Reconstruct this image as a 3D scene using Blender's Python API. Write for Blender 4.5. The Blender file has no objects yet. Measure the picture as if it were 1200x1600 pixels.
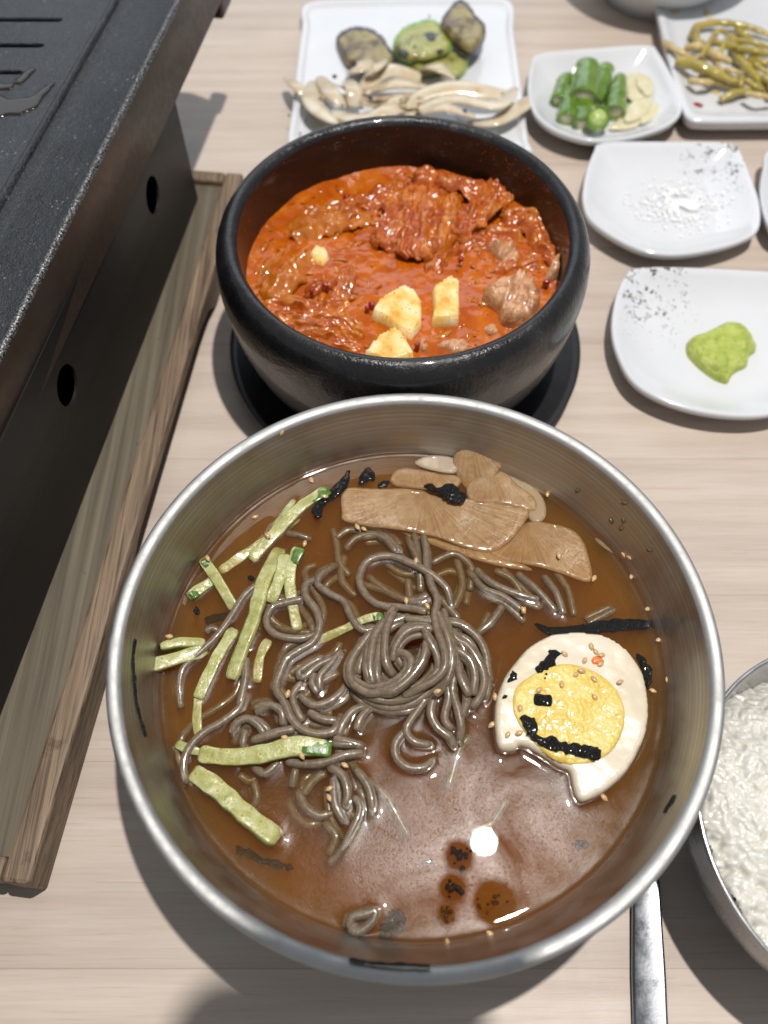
import bpy, bmesh, math, random
import numpy as np
from mathutils import Vector, Matrix, kdtree
from mathutils.geometry import delaunay_2d_cdt
random.seed(7); np.random.seed(7)
R = math.radians
sc = bpy.context.scene
COL = sc.collection

# ---------------------------------------------------------------- camera, world, lamps, exposure
H = 0.345; FPX = 1300.0; PITCH = 60.0
cam = bpy.data.cameras.new('camera'); camo = bpy.data.objects.new('camera', cam); COL.objects.link(camo)
camo.location = (0, 0, H); camo.rotation_euler = (R(90 - PITCH), 0, 0)
cam.sensor_fit = 'HORIZONTAL'; cam.sensor_width = 36.0; cam.lens = FPX / 1200 * 36.0
cam.clip_start = 0.005; cam.clip_end = 50
cam.dof.use_dof = True; cam.dof.focus_distance = 0.318; cam.dof.aperture_fstop = 9.5
sc.camera = camo

w = bpy.data.worlds.new('World'); sc.world = w; w.use_nodes = True
bg = w.node_tree.nodes['Background']; bg.inputs[0].default_value = (0.90, 0.94, 1.0, 1); bg.inputs[1].default_value = 0.37

def lamp(name, kind, loc, target, power, color, **kw):
    l = bpy.data.lights.new(name, kind); l.energy = power; l.color = color
    for k, v in kw.items(): setattr(l, k, v)
    o = bpy.data.objects.new(name, l); COL.objects.link(o); o.location = loc
    o.rotation_euler = (Vector(target) - Vector(loc)).to_track_quat('-Z', 'Y').to_euler()
    return o
# ceiling spotlight (its mirror image is the white disc in the broth)
lamp('ceiling_spotlight', 'SPOT', (0.175, 0.228, 1.30), (0.05, 0.2, 0.0), 76, (1.0, 0.95, 0.90),
     shadow_soft_size=0.015, spot_size=R(75), spot_blend=0.6)
# soft daylight of the window beyond the table
lamp('window_light', 'AREA', (-0.3, 2.6, 1.5), (0, 0.2, 0.0), 14, (0.80, 0.90, 1.0), shape='RECTANGLE', size=2.2, size_y=1.4)
sc.view_settings.view_transform = 'Standard'; sc.view_settings.look = 'None'
sc.view_settings.exposure = 0.0; sc.view_settings.gamma = 1.0
sc.cycles.max_bounces = 8; sc.cycles.volume_bounces = 3; sc.cycles.transparent_max_bounces = 12
sc.cycles.caustics_reflective = False; sc.cycles.caustics_refractive = False
sc.cycles.use_denoising = True; sc.cycles.sample_clamp_indirect = 6.0

# ---------------------------------------------------------------- geometry helpers
_p = R(PITCH)
FW = Vector((0, math.cos(_p), -math.sin(_p))); UP = Vector((0, math.sin(_p), math.cos(_p)))
def W(px, py, z):
    d = FW + Vector((1, 0, 0)) * ((px - 600) / FPX) + UP * ((800 - py) / FPX)
    t = (z - H) / d.z
    return Vector((d.x * t, d.y * t, z))
def crop(scale, ox, oy, pts): return [(ox + p[0] / scale, oy + p[1] / scale) + tuple(p[2:]) for p in pts]
def cr3(p): return crop(2.222, 520, 680, p)     # radish area
def crA(p): return crop(3.0, 220, 700, p)       # cucumber area
def crE(p): return crop(2.857, 720, 940, p)     # egg area
def crN(p): return crop(3.0, 400, 840, p)       # noodle nest
def crL(p): return crop(2.727, 220, 1080, p)    # lower left
def crB(p): return crop(2.4, 500, 1150, p)      # bottom
def crP(p): return crop(1.935, 320, 170, p)     # pot
def crK(p): return crop(4.286, 380, 230, p)     # pot left
def crM(p): return crop(4.0, 620, 230, p)       # pot right
def crV(p): return crop(2.857, 430, 0, p)       # grilled vegetables
def crD(p): return crop(3.158, 820, 0, p)       # small dishes

def tag(o, label=None, cat=None, group=None, kind=None):
    if label: o['label'] = label
    if cat: o['category'] = cat
    if group: o['group'] = group
    if kind: o['kind'] = kind
    return o
def empty(name, loc, label, cat, group=None):
    o = bpy.data.objects.new(name, None); COL.objects.link(o); o.location = loc; o.empty_display_size = .01
    return tag(o, label, cat, group)
def build(name, V, F, m, parent=None, smooth=True, origin=None):
    V = [Vector(v) for v in V]
    ploc = parent.location if parent is not None else Vector((0, 0, 0))
    if parent is not None and parent.parent is not None: ploc = ploc + parent.parent.location
    if origin is None:
        a = np.array([v[:] for v in V]); lo, hi = a.min(0), a.max(0)
        origin = Vector(((lo[0] + hi[0]) / 2, (lo[1] + hi[1]) / 2, lo[2]))
    me = bpy.data.meshes.new(name); me.from_pydata([tuple(v - origin) for v in V], [], F)
    bm = bmesh.new(); bm.from_mesh(me); bmesh.ops.recalc_face_normals(bm, faces=bm.faces); bm.to_mesh(me); bm.free()
    me.polygons.foreach_set('use_smooth', [smooth] * len(me.polygons)); me.materials.append(m); me.update()
    o = bpy.data.objects.new(name, me); COL.objects.link(o); o.parent = parent; o.location = origin - ploc
    return o
def merge(parts):
    V = []; F = []
    for v, f in parts:
        n = len(V); V += list(v); F += [tuple(i + n for i in q) for q in f]
    return V, F
def catmull(P, step, closed=False):
    P = [np.array(p, float) for p in P]; n = len(P); out = []
    rng = range(n if closed else n - 1)
    for i in rng:
        if closed: p0, p1, p2, p3 = P[i - 1], P[i], P[(i + 1) % n], P[(i + 2) % n]
        else: p0, p1, p2, p3 = P[max(i - 1, 0)], P[i], P[i + 1], P[min(i + 2, n - 1)]
        k = max(1, int(np.linalg.norm((p2 - p1)[:3]) / step + .5))
        for j in range(k):
            t = j / k
            out.append(.5 * ((2 * p1) + (p2 - p0) * t + (2 * p0 - 5 * p1 + 4 * p2 - p3) * t * t + (3 * p1 - p0 - 3 * p2 + p3) * t ** 3))
    if not closed: out.append(P[-1])
    return out
def lathe(prof, n=128, c=(0, 0, 0), wob=None):
    V = []; F = []; m = len(prof)
    for r, z in prof:
        for i in range(n):
            a = 2 * math.pi * i / n; V.append((c[0] + r * math.cos(a), c[1] + r * math.sin(a), c[2] + z))
    for j in range(m - 1):
        for i in range(n):
            k = (i + 1) % n; F.append((j * n + i, j * n + k, (j + 1) * n + k, (j + 1) * n + i))
    return V, F
def tube(P, rad, segs=10, flat=1.0, power=1.0, twist=0.0, up=Vector((0, 0, 1))):
    """sweep; rad number or list; flat = height / width; power < 1 squares the section"""
    P = [Vector(p[:3]) for p in P]; n = len(P); V = []; F = []
    for i in range(n):
        t = (P[min(i + 1, n - 1)] - P[max(i - 1, 0)]).normalized()
        s = t.cross(up)
        if s.length < 1e-4: s = Vector((1, 0, 0))
        s.normalize(); u = s.cross(t).normalized()
        r = rad[i] if hasattr(rad, '__len__') else rad
        tw = twist * i / n
        for k in range(segs):
            a = 2 * math.pi * k / segs; ca, sa = math.cos(a), math.sin(a)
            x = math.copysign(abs(ca) ** power, ca) * r; y = math.copysign(abs(sa) ** power, sa) * r * flat
            x, y = x * math.cos(tw) - y * math.sin(tw), x * math.sin(tw) + y * math.cos(tw)
            V.append(P[i] + s * x + u * y)
    for i in range(n - 1):
        for k in range(segs):
            l = (k + 1) % segs; F.append((i * segs + k, i * segs + l, (i + 1) * segs + l, (i + 1) * segs + k))
    F.append(tuple(range(segs))); F.append(tuple(reversed(range((n - 1) * segs, n * segs))))
    return V, F
def patch(outline, top, bot, res):
    """solid slab over a closed xy outline: top(x, y, d) and bot(x, y, d) give heights, d = distance to the edge"""
    B = np.array([(p[0], p[1]) for p in catmull([(o[0], o[1]) for o in outline], res, True)])
    lo, hi = B.min(0), B.max(0)
    xs = np.arange(lo[0], hi[0], res); ys = np.arange(lo[1], hi[1], res)
    G = np.array([(x + (j % 2) * res * .5, y) for j, y in enumerate(ys) for x in xs])
    A = B; C = np.roll(B, -1, 0)
    def dist(Q):
        out = np.full(len(Q), 9.)
        for a, c in zip(A, C):
            ab = c - a; t = np.clip(((Q - a) @ ab) / max(ab @ ab, 1e-18), 0, 1)
            out = np.minimum(out, np.hypot(*(Q - (a + t[:, None] * ab)).T))
        return out
    def inside(Q):
        c = np.zeros(len(Q), bool)
        for a, b in zip(A, C):
            m = ((a[1] > Q[:, 1]) != (b[1] > Q[:, 1]))
            with np.errstate(divide='ignore', invalid='ignore'):
                xx = (b[0] - a[0]) * (Q[:, 1] - a[1]) / (b[1] - a[1]) + a[0]
            c ^= m & (Q[:, 0] < xx)
        return c
    if len(G):
        d = dist(G); G = G[inside(G) & (d > res * .45)]
    allp = [Vector(p) for p in B] + [Vector(p) for p in G]
    r = delaunay_2d_cdt(allp, [], [list(range(len(B)))], 1, 1e-7)
    P = np.array([v[:] for v in r[0]]); T = [tuple(f) for f in r[2]]
    D = dist(P); n = len(P)
    V = [(p[0], p[1], top(p[0], p[1], dd)) for p, dd in zip(P, D)] + [(p[0], p[1], bot(p[0], p[1], dd)) for p, dd in zip(P, D)]
    cnt = {}
    for f in T:
        for i in range(3):
            e = (f[i], f[(i + 1) % 3]); cnt[e] = 1
    F = list(T) + [tuple(n + i for i in reversed(f)) for f in T]
    for a, b in cnt:
        if (b, a) not in cnt: F.append((b, a, n + a, n + b))
    return V, F
from mathutils import noise as _n
def nz(x, y, s, seed=0.0): return _n.noise(Vector((x * s + seed, y * s - seed, seed * 1.7)))
def rnd_edge(h, r): return lambda d: h * math.sqrt(max(0, 1 - (1 - min(d / r, 1)) ** 2))
def box(x0, x1, y0, y1, z0, z1):
    V = [(x, y, z) for z in (z0, z1) for y in (y0, y1) for x in (x0, x1)]
    return V, [(0, 2, 3, 1), (4, 5, 7, 6), (0, 1, 5, 4), (2, 6, 7, 3), (1, 3, 7, 5), (0, 4, 6, 2)]
def xf(VF, loc, rz):
    c, s = math.cos(rz), math.sin(rz)
    return [(v[0] * c - v[1] * s + loc[0], v[0] * s + v[1] * c + loc[1], v[2] + loc[2]) for v in VF[0]], VF[1]
def bevel(o, w_, seg=2):
    m = o.modifiers.new('bevel', 'BEVEL'); m.width = w_; m.segments = seg; m.limit_method = 'ANGLE'; return o

# ---------------------------------------------------------------- materials
def mat(name, base=(.5, .5, .5), rough=.5, metal=0, coat=0, sss=0, sss_r=(.003, .0015, .0008), ior=1.45, spec=.5, trans=0, alpha=1):
    m = bpy.data.materials.new(name); m.use_nodes = True; b = m.node_tree.nodes['Principled BSDF']
    b.inputs['Base Color'].default_value = (*base, 1); b.inputs['Roughness'].default_value = rough
    b.inputs['Metallic'].default_value = metal; b.inputs['Coat Weight'].default_value = coat; b.inputs['Coat Roughness'].default_value = .06
    b.inputs['IOR'].default_value = ior; b.inputs['Specular IOR Level'].default_value = spec
    b.inputs['Transmission Weight'].default_value = trans; b.inputs['Alpha'].default_value = alpha
    if sss:
        b.inputs['Subsurface Weight'].default_value = sss; b.inputs['Subsurface Radius'].default_value = sss_r; b.inputs['Subsurface Scale'].default_value = 1.0
    return m
class NT:
    def __init__(s, m): s.t = m.node_tree; s.b = s.t.nodes.get('Principled BSDF'); s.c = s.t.nodes.new('ShaderNodeTexCoord')
    def n(s, k, **kw):
        o = s.t.nodes.new(k)
        for a, v in kw.items():
            if hasattr(o, a) and not a.startswith('i_'): setattr(o, a, v)
        return o
    def l(s, a, b): s.t.links.new(a, b)
    def map(s, scale=(1, 1, 1), rot=(0, 0, 0), loc=(0, 0, 0), src='Object'):
        m = s.n('ShaderNodeMapping'); m.inputs['Scale'].default_value = scale; m.inputs['Rotation'].default_value = rot; m.inputs['Location'].default_value = loc
        s.l(s.c.outputs[src], m.inputs[0]); return m.outputs[0]
    def noise(s, sc_, vec=None, detail=4, rough=.6, dist=0, typ='FBM'):
        o = s.n('ShaderNodeTexNoise'); o.inputs['Scale'].default_value = sc_; o.inputs['Detail'].default_value = detail
        o.inputs['Roughness'].default_value = rough; o.inputs['Distortion'].default_value = dist
        s.l(vec if vec is not None else s.c.outputs['Object'], o.inputs['Vector']); return o.outputs['Fac']
    def voro(s, sc_, vec=None, feat='F1', out='Distance', rnd=1.0):
        o = s.n('ShaderNodeTexVoronoi'); o.feature = feat; o.inputs['Scale'].default_value = sc_; o.inputs['Randomness'].default_value = rnd
        s.l(vec if vec is not None else s.c.outputs['Object'], o.inputs['Vector']); return o.outputs[out]
    def ramp(s, fac, stops, interp='LINEAR'):
        o = s.n('ShaderNodeValToRGB'); r = o.color_ramp; r.interpolation = interp
        while len(r.elements) < len(stops): r.elements.new(.5)
        for e, (p, c) in zip(r.elements, stops):
            e.position = p; e.color = (*c, 1) if hasattr(c, '__len__') else (c, c, c, 1)
        s.l(fac, o.inputs[0]); return o.outputs[0]
    def mix(s, fac, a, b, mode='MIX'):
        o = s.n('ShaderNodeMix'); o.data_type = 'RGBA'; o.blend_type = mode
        for k, v in ((0, fac), (6, a), (7, b)):
            if isinstance(v, bpy.types.NodeSocket): s.l(v, o.inputs[k])
            elif k == 0: o.inputs[0].default_value = v
            else: o.inputs[k].default_value = (*v, 1)
        return o.outputs[2]
    def math(s, op, a, b=0, c=None, clamp=False):
        o = s.n('ShaderNodeMath'); o.operation = op; o.use_clamp = clamp
        for k, v in enumerate((a, b) + ((c,) if c is not None else ())):
            if isinstance(v, bpy.types.NodeSocket): s.l(v, o.inputs[k])
            else: o.inputs[k].default_value = v
        return o.outputs[0]
    def bump(s, h, strength=.5, dist=.001, normal=None):
        o = s.n('ShaderNodeBump'); o.inputs['Strength'].default_value = strength; o.inputs['Distance'].default_value = dist
        s.l(h, o.inputs['Height'])
        if normal is not None: s.l(normal, o.inputs['Normal'])
        return o.outputs[0]
    def set(s, k, v): s.l(v, s.b.inputs[k])
def food(name, stops, scale, rough=.3, bump=.4, bscale=None, bdist=.0006, sss=.25, coat=.5, detail=5, **kw):
    m = mat(name, stops[0][1], rough, coat=coat, sss=sss, **kw); t = NT(m)
    t.set('Base Color', t.ramp(t.noise(scale, detail=detail, dist=.3), stops))
    t.set('Normal', t.bump(t.noise(bscale or scale * 3, detail=4), bump, bdist)); return m

# wood laminate of the table
M = {}
m = M['table'] = mat('table_laminate', (.5, .43, .36), .42, spec=.45); t = NT(m)
g1 = t.noise(1, t.map((5, 120, 1)), 6, .62, .6); g2 = t.noise(1, t.map((26, 780, 1)), 5, .7, .3); g3 = t.noise(1, t.map((2.2, 30, 1), loc=(3, 1, 0)), 3, .5, 1.2)
c1 = t.ramp(g1, [(.28, (.455, .385, .325)), (.5, (.510, .440, .378)), (.72, (.550, .486, .425))])
c2 = t.ramp(g2, [(.28, (.80, .77, .75)), (.42, (.97, .965, .96)), (.7, (1.04, 1.04, 1.04))])
c3 = t.ramp(g3, [(.3, (.90, .88, .87)), (.7, (1.06, 1.06, 1.06))])
cc = t.mix(1, t.mix(1, c1, c2, 'MULTIPLY'), c3, 'MULTIPLY')
br = t.n('ShaderNodeTexBrick'); br.offset = .5; br.inputs['Scale'].default_value = 1; br.inputs['Brick Width'].default_value = 3.4; br.inputs['Row Height'].default_value = .0741
br.inputs['Mortar Size'].default_value = .0003; br.inputs['Mortar Smooth'].default_value = .3
br.inputs['Color1'].default_value = (.93, .92, .91, 1); br.inputs['Color2'].default_value = (1.06, 1.05, 1.04, 1); br.inputs['Mortar'].default_value = (.80, .76, .72, 1)
t.l(t.map((1, 1, 1), loc=(1.0, -.0816, 0), src='Object'), br.inputs['Vector'])
cc = t.mix(1, cc, br.outputs['Color'], 'MULTIPLY'); t.set('Base Color', cc)
t.set('Normal', t.bump(t.math('ADD', t.math('MULTIPLY', t.noise(2600, detail=2), .6), t.math('MULTIPLY', g2, .8)), .30, .00022))
t.set('Roughness', t.ramp(t.noise(60), [(.3, .36), (.7, .48)]))

# stainless steel with turned rings (bowl): rings follow radius and height
def steel(name, base=(.60, .585, .555), rough=.34, rings=True, bumpk=.35):
    m = mat(name, base, rough, metal=1); t = NT(m)
    sep = t.n('ShaderNodeSeparateXYZ'); t.l(t.c.outputs['Object'], sep.inputs[0])
    rad = t.math('SQRT', t.math('ADD', t.math('MULTIPLY', sep.outputs[0], sep.outputs[0]), t.math('MULTIPLY', sep.outputs[1], sep.outputs[1])))
    cmb = t.n('ShaderNodeCombineXYZ'); t.l(rad, cmb.inputs[0]); t.l(sep.outputs[2], cmb.inputs[1])
    if rings:
        rg = t.noise(1100, cmb.outputs[0], 4, .8)
        sm = t.noise(90, detail=4)
        t.set('Normal', t.bump(t.math('ADD', rg, t.math('MULTIPLY', t.noise(14, detail=2), .9)), bumpk, .00035))
    else:
        sm = t.noise(200, detail=5); t.set('Normal', t.bump(t.noise(900, detail=3), .2, .0001))
    t.set('Roughness', t.ramp(sm, [(.3, rough - .06), (.7, rough + .12)]))
    t.set('Base Color', t.mix(1, t.ramp(t.noise(35, detail=6), [(.3, tuple(x * .82 for x in base)), (.7, base)]), t.ramp(t.noise(700, cmb.outputs[0], 5, .85), [(.3, .62), (.7, 1.12)]) if rings else (1, 1, 1), 'MULTIPLY')); return m
M['steel'] = steel('brushed_steel'); M['steel_rim'] = steel('polished_rim_steel', (.44, .44, .43), .56, False)
M['spoon'] = steel('worn_spoon_steel', (.22, .23, .245), .26, False)
M['rice_steel'] = steel('rice_bowl_steel', (.60, .60, .60), .25)

# black glazed stoneware
m = M['stone'] = mat('black_stoneware', (.014, .014, .016), .34, coat=.25, spec=.5); t = NT(m)
t.set('Base Color', t.ramp(t.noise(55, detail=8, rough=.7), [(.35, (.003, .003, .0035)), (.6, (.009, .009, .010)), (.74, (.05, .047, .044))]))
t.set('Roughness', t.ramp(t.noise(38, detail=6), [(.35, .20), (.65, .46)]))
t.set('Normal', t.bump(t.math('ADD', t.noise(110, detail=4), t.math('MULTIPLY', t.noise(900, detail=3), .3)), .6, .0014))
m = M['stone_in'] = mat('stained_stoneware', (.03, .01, .006), .42, coat=.2); t = NT(m)
t.set('Base Color', t.ramp(t.noise(110, detail=8, rough=.75), [(.35, (.007, .003, .002)), (.60, (.014, .005, .003)), (.74, (.05, .015, .006)), (.85, (.12, .035, .010))]))
t.set('Normal', t.bump(t.noise(500, detail=4), .5, .0005))
M['saucer'] = food('black_melamine', [(.3, (.010, .010, .012)), (.7, (.018, .018, .020))], 60, .38, .15, 300, .0002, sss=0, coat=.1)

def porcelain(name, spot=None):
    m = mat(name, (.80, .80, .80), .16, coat=.35, sss=0); t = NT(m)
    base = t.ramp(t.noise(22, detail=3), [(.3, (.585, .60, .625)), (.7, (.62, .635, .66))])
    if spot is not None:
        vs = t.n('ShaderNodeVectorMath'); vs.operation = 'DISTANCE'; t.l(t.c.outputs['Object'], vs.inputs[0]); vs.inputs[1].default_value = spot
        fall = t.ramp(vs.outputs['Value'], [(0.0, 1.0), (.012, .9), (.03, .45), (.045, .25), (.055, 0.0)])
        sp = t.voro(620, feat='F1'); th = t.math('MULTIPLY', t.math('MULTIPLY', fall, .62), t.ramp(t.noise(160, detail=2), [(.38, 0.0), (.62, 1.0)]))
        mk = t.math('MULTIPLY', t.math('SUBTRACT', th, sp), 12, clamp=True)
        base = t.mix(mk, base, (.07, .055, .06))
    t.set('Base Color', base); return m
M['porcelain'] = porcelain('white_porcelain')

# cast iron and painted steel of the grill
m = M['iron'] = mat('seasoned_cast_iron', (.02, .022, .025), .34, metal=.0, spec=.6, coat=.2); m.node_tree.nodes['Principled BSDF'].inputs['Coat Roughness'].default_value = .25; t = NT(m)
spk = t.ramp(t.voro(300), [(.08, .75), (.20, 0.0)]); big = t.ramp(t.noise(60, detail=3), [(.50, 0.0), (.68, 1.0)])
t.set('Base Color', t.mix(t.math('MULTIPLY', spk, big), t.ramp(t.noise(30, detail=6), [(.3, (.006, .008, .011)), (.7, (.016, .020, .026))]), (.35, .34, .32)))  # blue tint in the base stands in for the window's sheen on the iron
t.set('Roughness', t.ramp(t.noise(70, detail=5), [(.3, .25), (.7, .5)]))
t.set('Normal', t.bump(t.math('ADD', t.noise(1100, detail=3), t.math('MULTIPLY', t.noise(260, detail=3), 1.2)), .8, .0012))
m = M['iron_side'] = mat('scuffed_iron_side', (.05, .035, .028), .42, metal=.55); t = NT(m)
t.set('Base Color', t.ramp(t.noise(9, detail=6), [(.35, (.035, .030, .028)), (.6, (.085, .052, .036)), (.8, (.10, .085, .075))]))
t.set('Normal', t.bump(t.noise(1, t.map((60, 60, 2400), rot=(0, R(10), 0)), 3), .25, .0001)); t.set('Roughness', t.ramp(t.noise(300, detail=3), [(.3, .34), (.7, .46)]))
m = M['iron_edge'] = mat('worn_iron_edge', (.5, .5, .5), .38, metal=.9); t = NT(m)
t.set('Base Color', t.ramp(t.noise(1100, t.map((1, 1, 1)), 3, .7), [(.40, (.02, .02, .02)), (.55, (.20, .20, .20)), (.74, (.65, .64, .62))])); t.set('Normal', t.bump(t.noise(900, detail=3), .8, .0006))
M['stove'] = food('black_powder_coat', [(.35, (.005, .005, .005)), (.7, (.009, .0085, .008))], 25, .52, .2, 900, .0002, sss=0, coat=.05)
M['dark'] = mat('soot_black', (.004, .004, .005), .8)
m = M['grease'] = mat('pooled_grease', (.02, .016, .012), .12, spec=.35)

m = M['traywood'] = mat('weathered_tray_wood', (.2, .15, .1), .6); t = NT(m)
gr = t.noise(1, t.map((330, 7, 330)), 6, .65, .3); gr2 = t.noise(1, t.map((900, 22, 900)), 3, .6)
a = t.ramp(gr, [(.3, (.085, .056, .034)), (.5, (.185, .130, .084)), (.7, (.30, .215, .142))]); b_ = t.ramp(gr2, [(.34, (.42, .36, .32)), (.5, (1, 1, 1))])
st = t.ramp(t.noise(60, detail=5), [(.62, (1, 1, 1)), (.72, (.42, .27, .18))])
t.set('Base Color', t.mix(1, t.mix(1, a, b_, 'MULTIPLY'), st, 'MULTIPLY')); t.set('Normal', t.bump(gr2, .5, .0004))
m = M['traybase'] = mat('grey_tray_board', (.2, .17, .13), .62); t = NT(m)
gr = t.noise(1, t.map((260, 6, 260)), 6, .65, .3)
a = t.ramp(gr, [(.3, (.060, .048, .032)), (.5, (.115, .096, .066)), (.7, (.170, .145, .104))])  # board darker than the rails: shade lying on it is put into the colour
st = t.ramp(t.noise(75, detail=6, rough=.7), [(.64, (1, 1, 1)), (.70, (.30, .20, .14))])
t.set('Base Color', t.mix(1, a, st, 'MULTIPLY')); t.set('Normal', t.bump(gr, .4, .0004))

# foods
m = M['noodle'] = mat('buckwheat_noodle', (.20, .145, .105), .30, coat=.45, sss=.35, sss_r=(.003, .002, .0012)); t = NT(m)
t.set('Base Color', t.ramp(t.noise(500, detail=5), [(.3, (.105, .076, .046)), (.55, (.168, .124, .080)), (.75, (.225, .172, .115))]))
t.set('Normal', t.bump(t.math('ADD', t.noise(1400, detail=3), t.math('MULTIPLY', t.noise(220, detail=2), 1.2)), .5, .00022))
m = M['radish'] = mat('pickled_radish', (.7, .52, .34), .22, coat=.8, sss=.4); t = NT(m)
t.set('Base Color', t.ramp(t.noise(160, t.map((1, 1, 1)), 6, .7, 1.0), [(.3, (.44, .25, .10)), (.5, (.56, .36, .18)), (.72, (.66, .50, .32))]))
sp_ = t.n('ShaderNodeSeparateXYZ'); t.l(t.map(loc=(.004, -.013, 0)), sp_.inputs[0]); an_ = t.math('ARCTAN2', sp_.outputs[1], sp_.outputs[0])
cb_ = t.n('ShaderNodeCombineXYZ'); t.l(t.math('MULTIPLY', an_, 34), cb_.inputs[0]); t.l(t.math('MULTIPLY', sp_.outputs[0], 60), cb_.inputs[1]); ray = t.noise(1, cb_.outputs[0], 4, .7)
old = t.b.inputs['Base Color'].links[0].from_socket; t.set('Base Color', t.mix(1, old, t.ramp(ray, [(.35, (.70, .62, .50)), (.6, (1.08, 1.08, 1.08))]), 'MULTIPLY'))
t.set('Normal', t.bump(t.math('ADD', ray, t.noise(300, detail=3)), .6, .0006)); t.b.inputs['Alpha'].default_value = .54
m = M['radish_clear'] = mat('translucent_radish', (.62, .50, .36), .15, coat=1, sss=.3, alpha=.48)
M['cuc'] = food('cucumber_flesh', [(.32, (.33, .33, .09)), (.5, (.46, .46, .18)), (.68, (.60, .60, .34))], 220, .25, .6, 420, .0006, sss=.35, coat=.8)
t = NT(M['cuc']); old = t.b.inputs['Base Color'].links[0].from_socket
sd_ = t.ramp(t.voro(330, t.map((1, 1, 1))), [(.14, (.80, .78, .60)), (.26, (1.25, 1.22, 1.25)), (.36, (.98, .98, .95)), (1, (1, 1, 1))]); t.set('Base Color', t.mix(1, old, sd_, 'MULTIPLY')); t.b.inputs['Alpha'].default_value = .82
m = M['cucskin'] = food('cucumber_skin', [(.35, (.03, .085, .010)), (.55, (.09, .19, .02)), (.72, (.26, .36, .08))], 260, .28, .4, 700, .0004, sss=.1, coat=.7)
M['nori'] = food('shredded_seaweed', [(.35, (.002, .0025, .0025)), (.7, (.009, .0095, .008))], 300, .3, 1.0, 700, .0022, sss=0, coat=.25, spec=.3)
M['eggwhite'] = food('boiled_egg_white', [(.35, (.60, .52, .38)), (.62, (.65, .59, .47))], 45, .24, .25, 500, .0003, sss=.3, coat=.55)
m = M['yolk'] = mat('boiled_egg_yolk', (.85, .6, .12), .32, coat=.6, sss=.25); t = NT(m)
t.set('Base Color', t.ramp(t.noise(120, detail=6, dist=.6), [(.3, (.60, .40, .05)), (.52, (.66, .49, .11)), (.75, (.72, .59, .24))]))
t.set('Normal', t.bump(t.math('ADD', t.noise(420, detail=4, rough=.7), t.voro(700, feat='SMOOTH_F1')), .6, .0007))
M['sesame'] = food('toasted_sesame', [(.35, (.42, .25, .10)), (.65, (.62, .42, .20))], 900, .38, .3, 1500, .0001, sss=.1, coat=.4)
M['sesame_dark'] = food('dark_sesame', [(.35, (.09, .06, .02)), (.65, (.16, .11, .045))], 900, .38, .3, 1500, .0001, sss=0, coat=.4)
M['gochu'] = mat('chili_flake', (.26, .012, .010), .25, coat=.8)
M['gochu_orange'] = mat('orange_chili_bit', (.80, .17, .03), .25, coat=.8)
M['tofu'] = food('soft_tofu', [(.30, (.64, .28, .02)), (.44, (.72, .50, .15)), (.56, (.76, .61, .32)), (.8, (.78, .67, .43))], 85, .35, .3, 500, .0004, sss=.3, coat=.3)
t = NT(M['tofu']); old = M['tofu'].node_tree.nodes['Principled BSDF'].inputs['Base Color'].links[0].from_socket
t.set('Base Color', t.mix(t.math('MULTIPLY', t.math('SUBTRACT', t.math('MULTIPLY', t.noise(170, detail=3), .42), t.voro(420)), 9, clamp=True), old, (.62, .14, .02)))
M['pork'] = food('stewed_pork', [(.3, (.26, .10, .04)), (.5, (.48, .25, .12)), (.7, (.64, .40, .23))], 120, .28, .8, 380, .0012, sss=.2, coat=.8)
m = M['kimchi'] = mat('stewed_kimchi', (.6, .12, .02), .2, coat=.45); t = NT(m)
t.set('Base Color', t.ramp(t.noise(95, detail=6, dist=1.2), [(.28, (.20, .028, .003)), (.45, (.34, .070, .005)), (.62, (.44, .125, .009)), (.8, (.56, .27, .05))]))
t.set('Normal', t.bump(t.noise(380, detail=1, dist=1), .35, .0009))
m = M['kimchi_red'] = mat('stewed_kimchi_red', (.5, .09, .03), .2, coat=.45); t = NT(m)
t.set('Base Color', t.ramp(t.noise(120, detail=6, dist=1.4), [(.28, (.20, .026, .004)), (.46, (.35, .068, .007)), (.6, (.44, .125, .012)), (.76, (.56, .27, .07))]))
t.set('Normal', t.bump(t.noise(380, detail=1, dist=1), .4, .0010))
for k_ in ('kimchi', 'kimchi_red'):       # pale ribs of the leaf, stored per vertex when the leaf is built
    t = NT(M[k_]); at_ = t.n('ShaderNodeAttribute'); at_.attribute_name = 'rib'; old = t.b.inputs['Base Color'].links[0].from_socket
    t.set('Base Color', t.mix(t.math('MULTIPLY', at_.outputs['Fac'], .8), old, (.62, .30, .07) if k_ == 'kimchi' else (.58, .25, .08)))
M['cabbage'] = food('stewed_cabbage_stem', [(.3, (.34, .085, .004)), (.55, (.44, .135, .008)), (.75, (.52, .21, .025))], 60, .12, .25, 220, .0006, sss=.35, coat=1)
m = M['stew'] = mat('red_stew', (.6, .15, .02), .09, coat=.15); t = NT(m)
t.set('Base Color', t.ramp(t.noise(42, detail=7, rough=.65, dist=1.6), [(.28, (.28, .045, .002)), (.48, (.38, .078, .003)), (.62, (.45, .110, .005)), (.8, (.55, .21, .015))]))
fl = t.math('MULTIPLY', t.math('SUBTRACT', t.ramp(t.noise(90, detail=2), [(.45, 0.0), (.7, .30)]), t.voro(420)), 14, clamp=True)
t.set('Normal', t.bump(t.math('ADD', t.noise(150, detail=1, dist=.8), t.math('MULTIPLY', t.noise(420, detail=0), .25)), .3, .0016))
M['rice'] = food('steamed_rice', [(.3, (.58, .57, .51)), (.7, (.65, .64, .585))], 300, .26, .2, 900, .0002, sss=.35, coat=.7, sss_r=(.003, .0025, .002))
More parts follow.
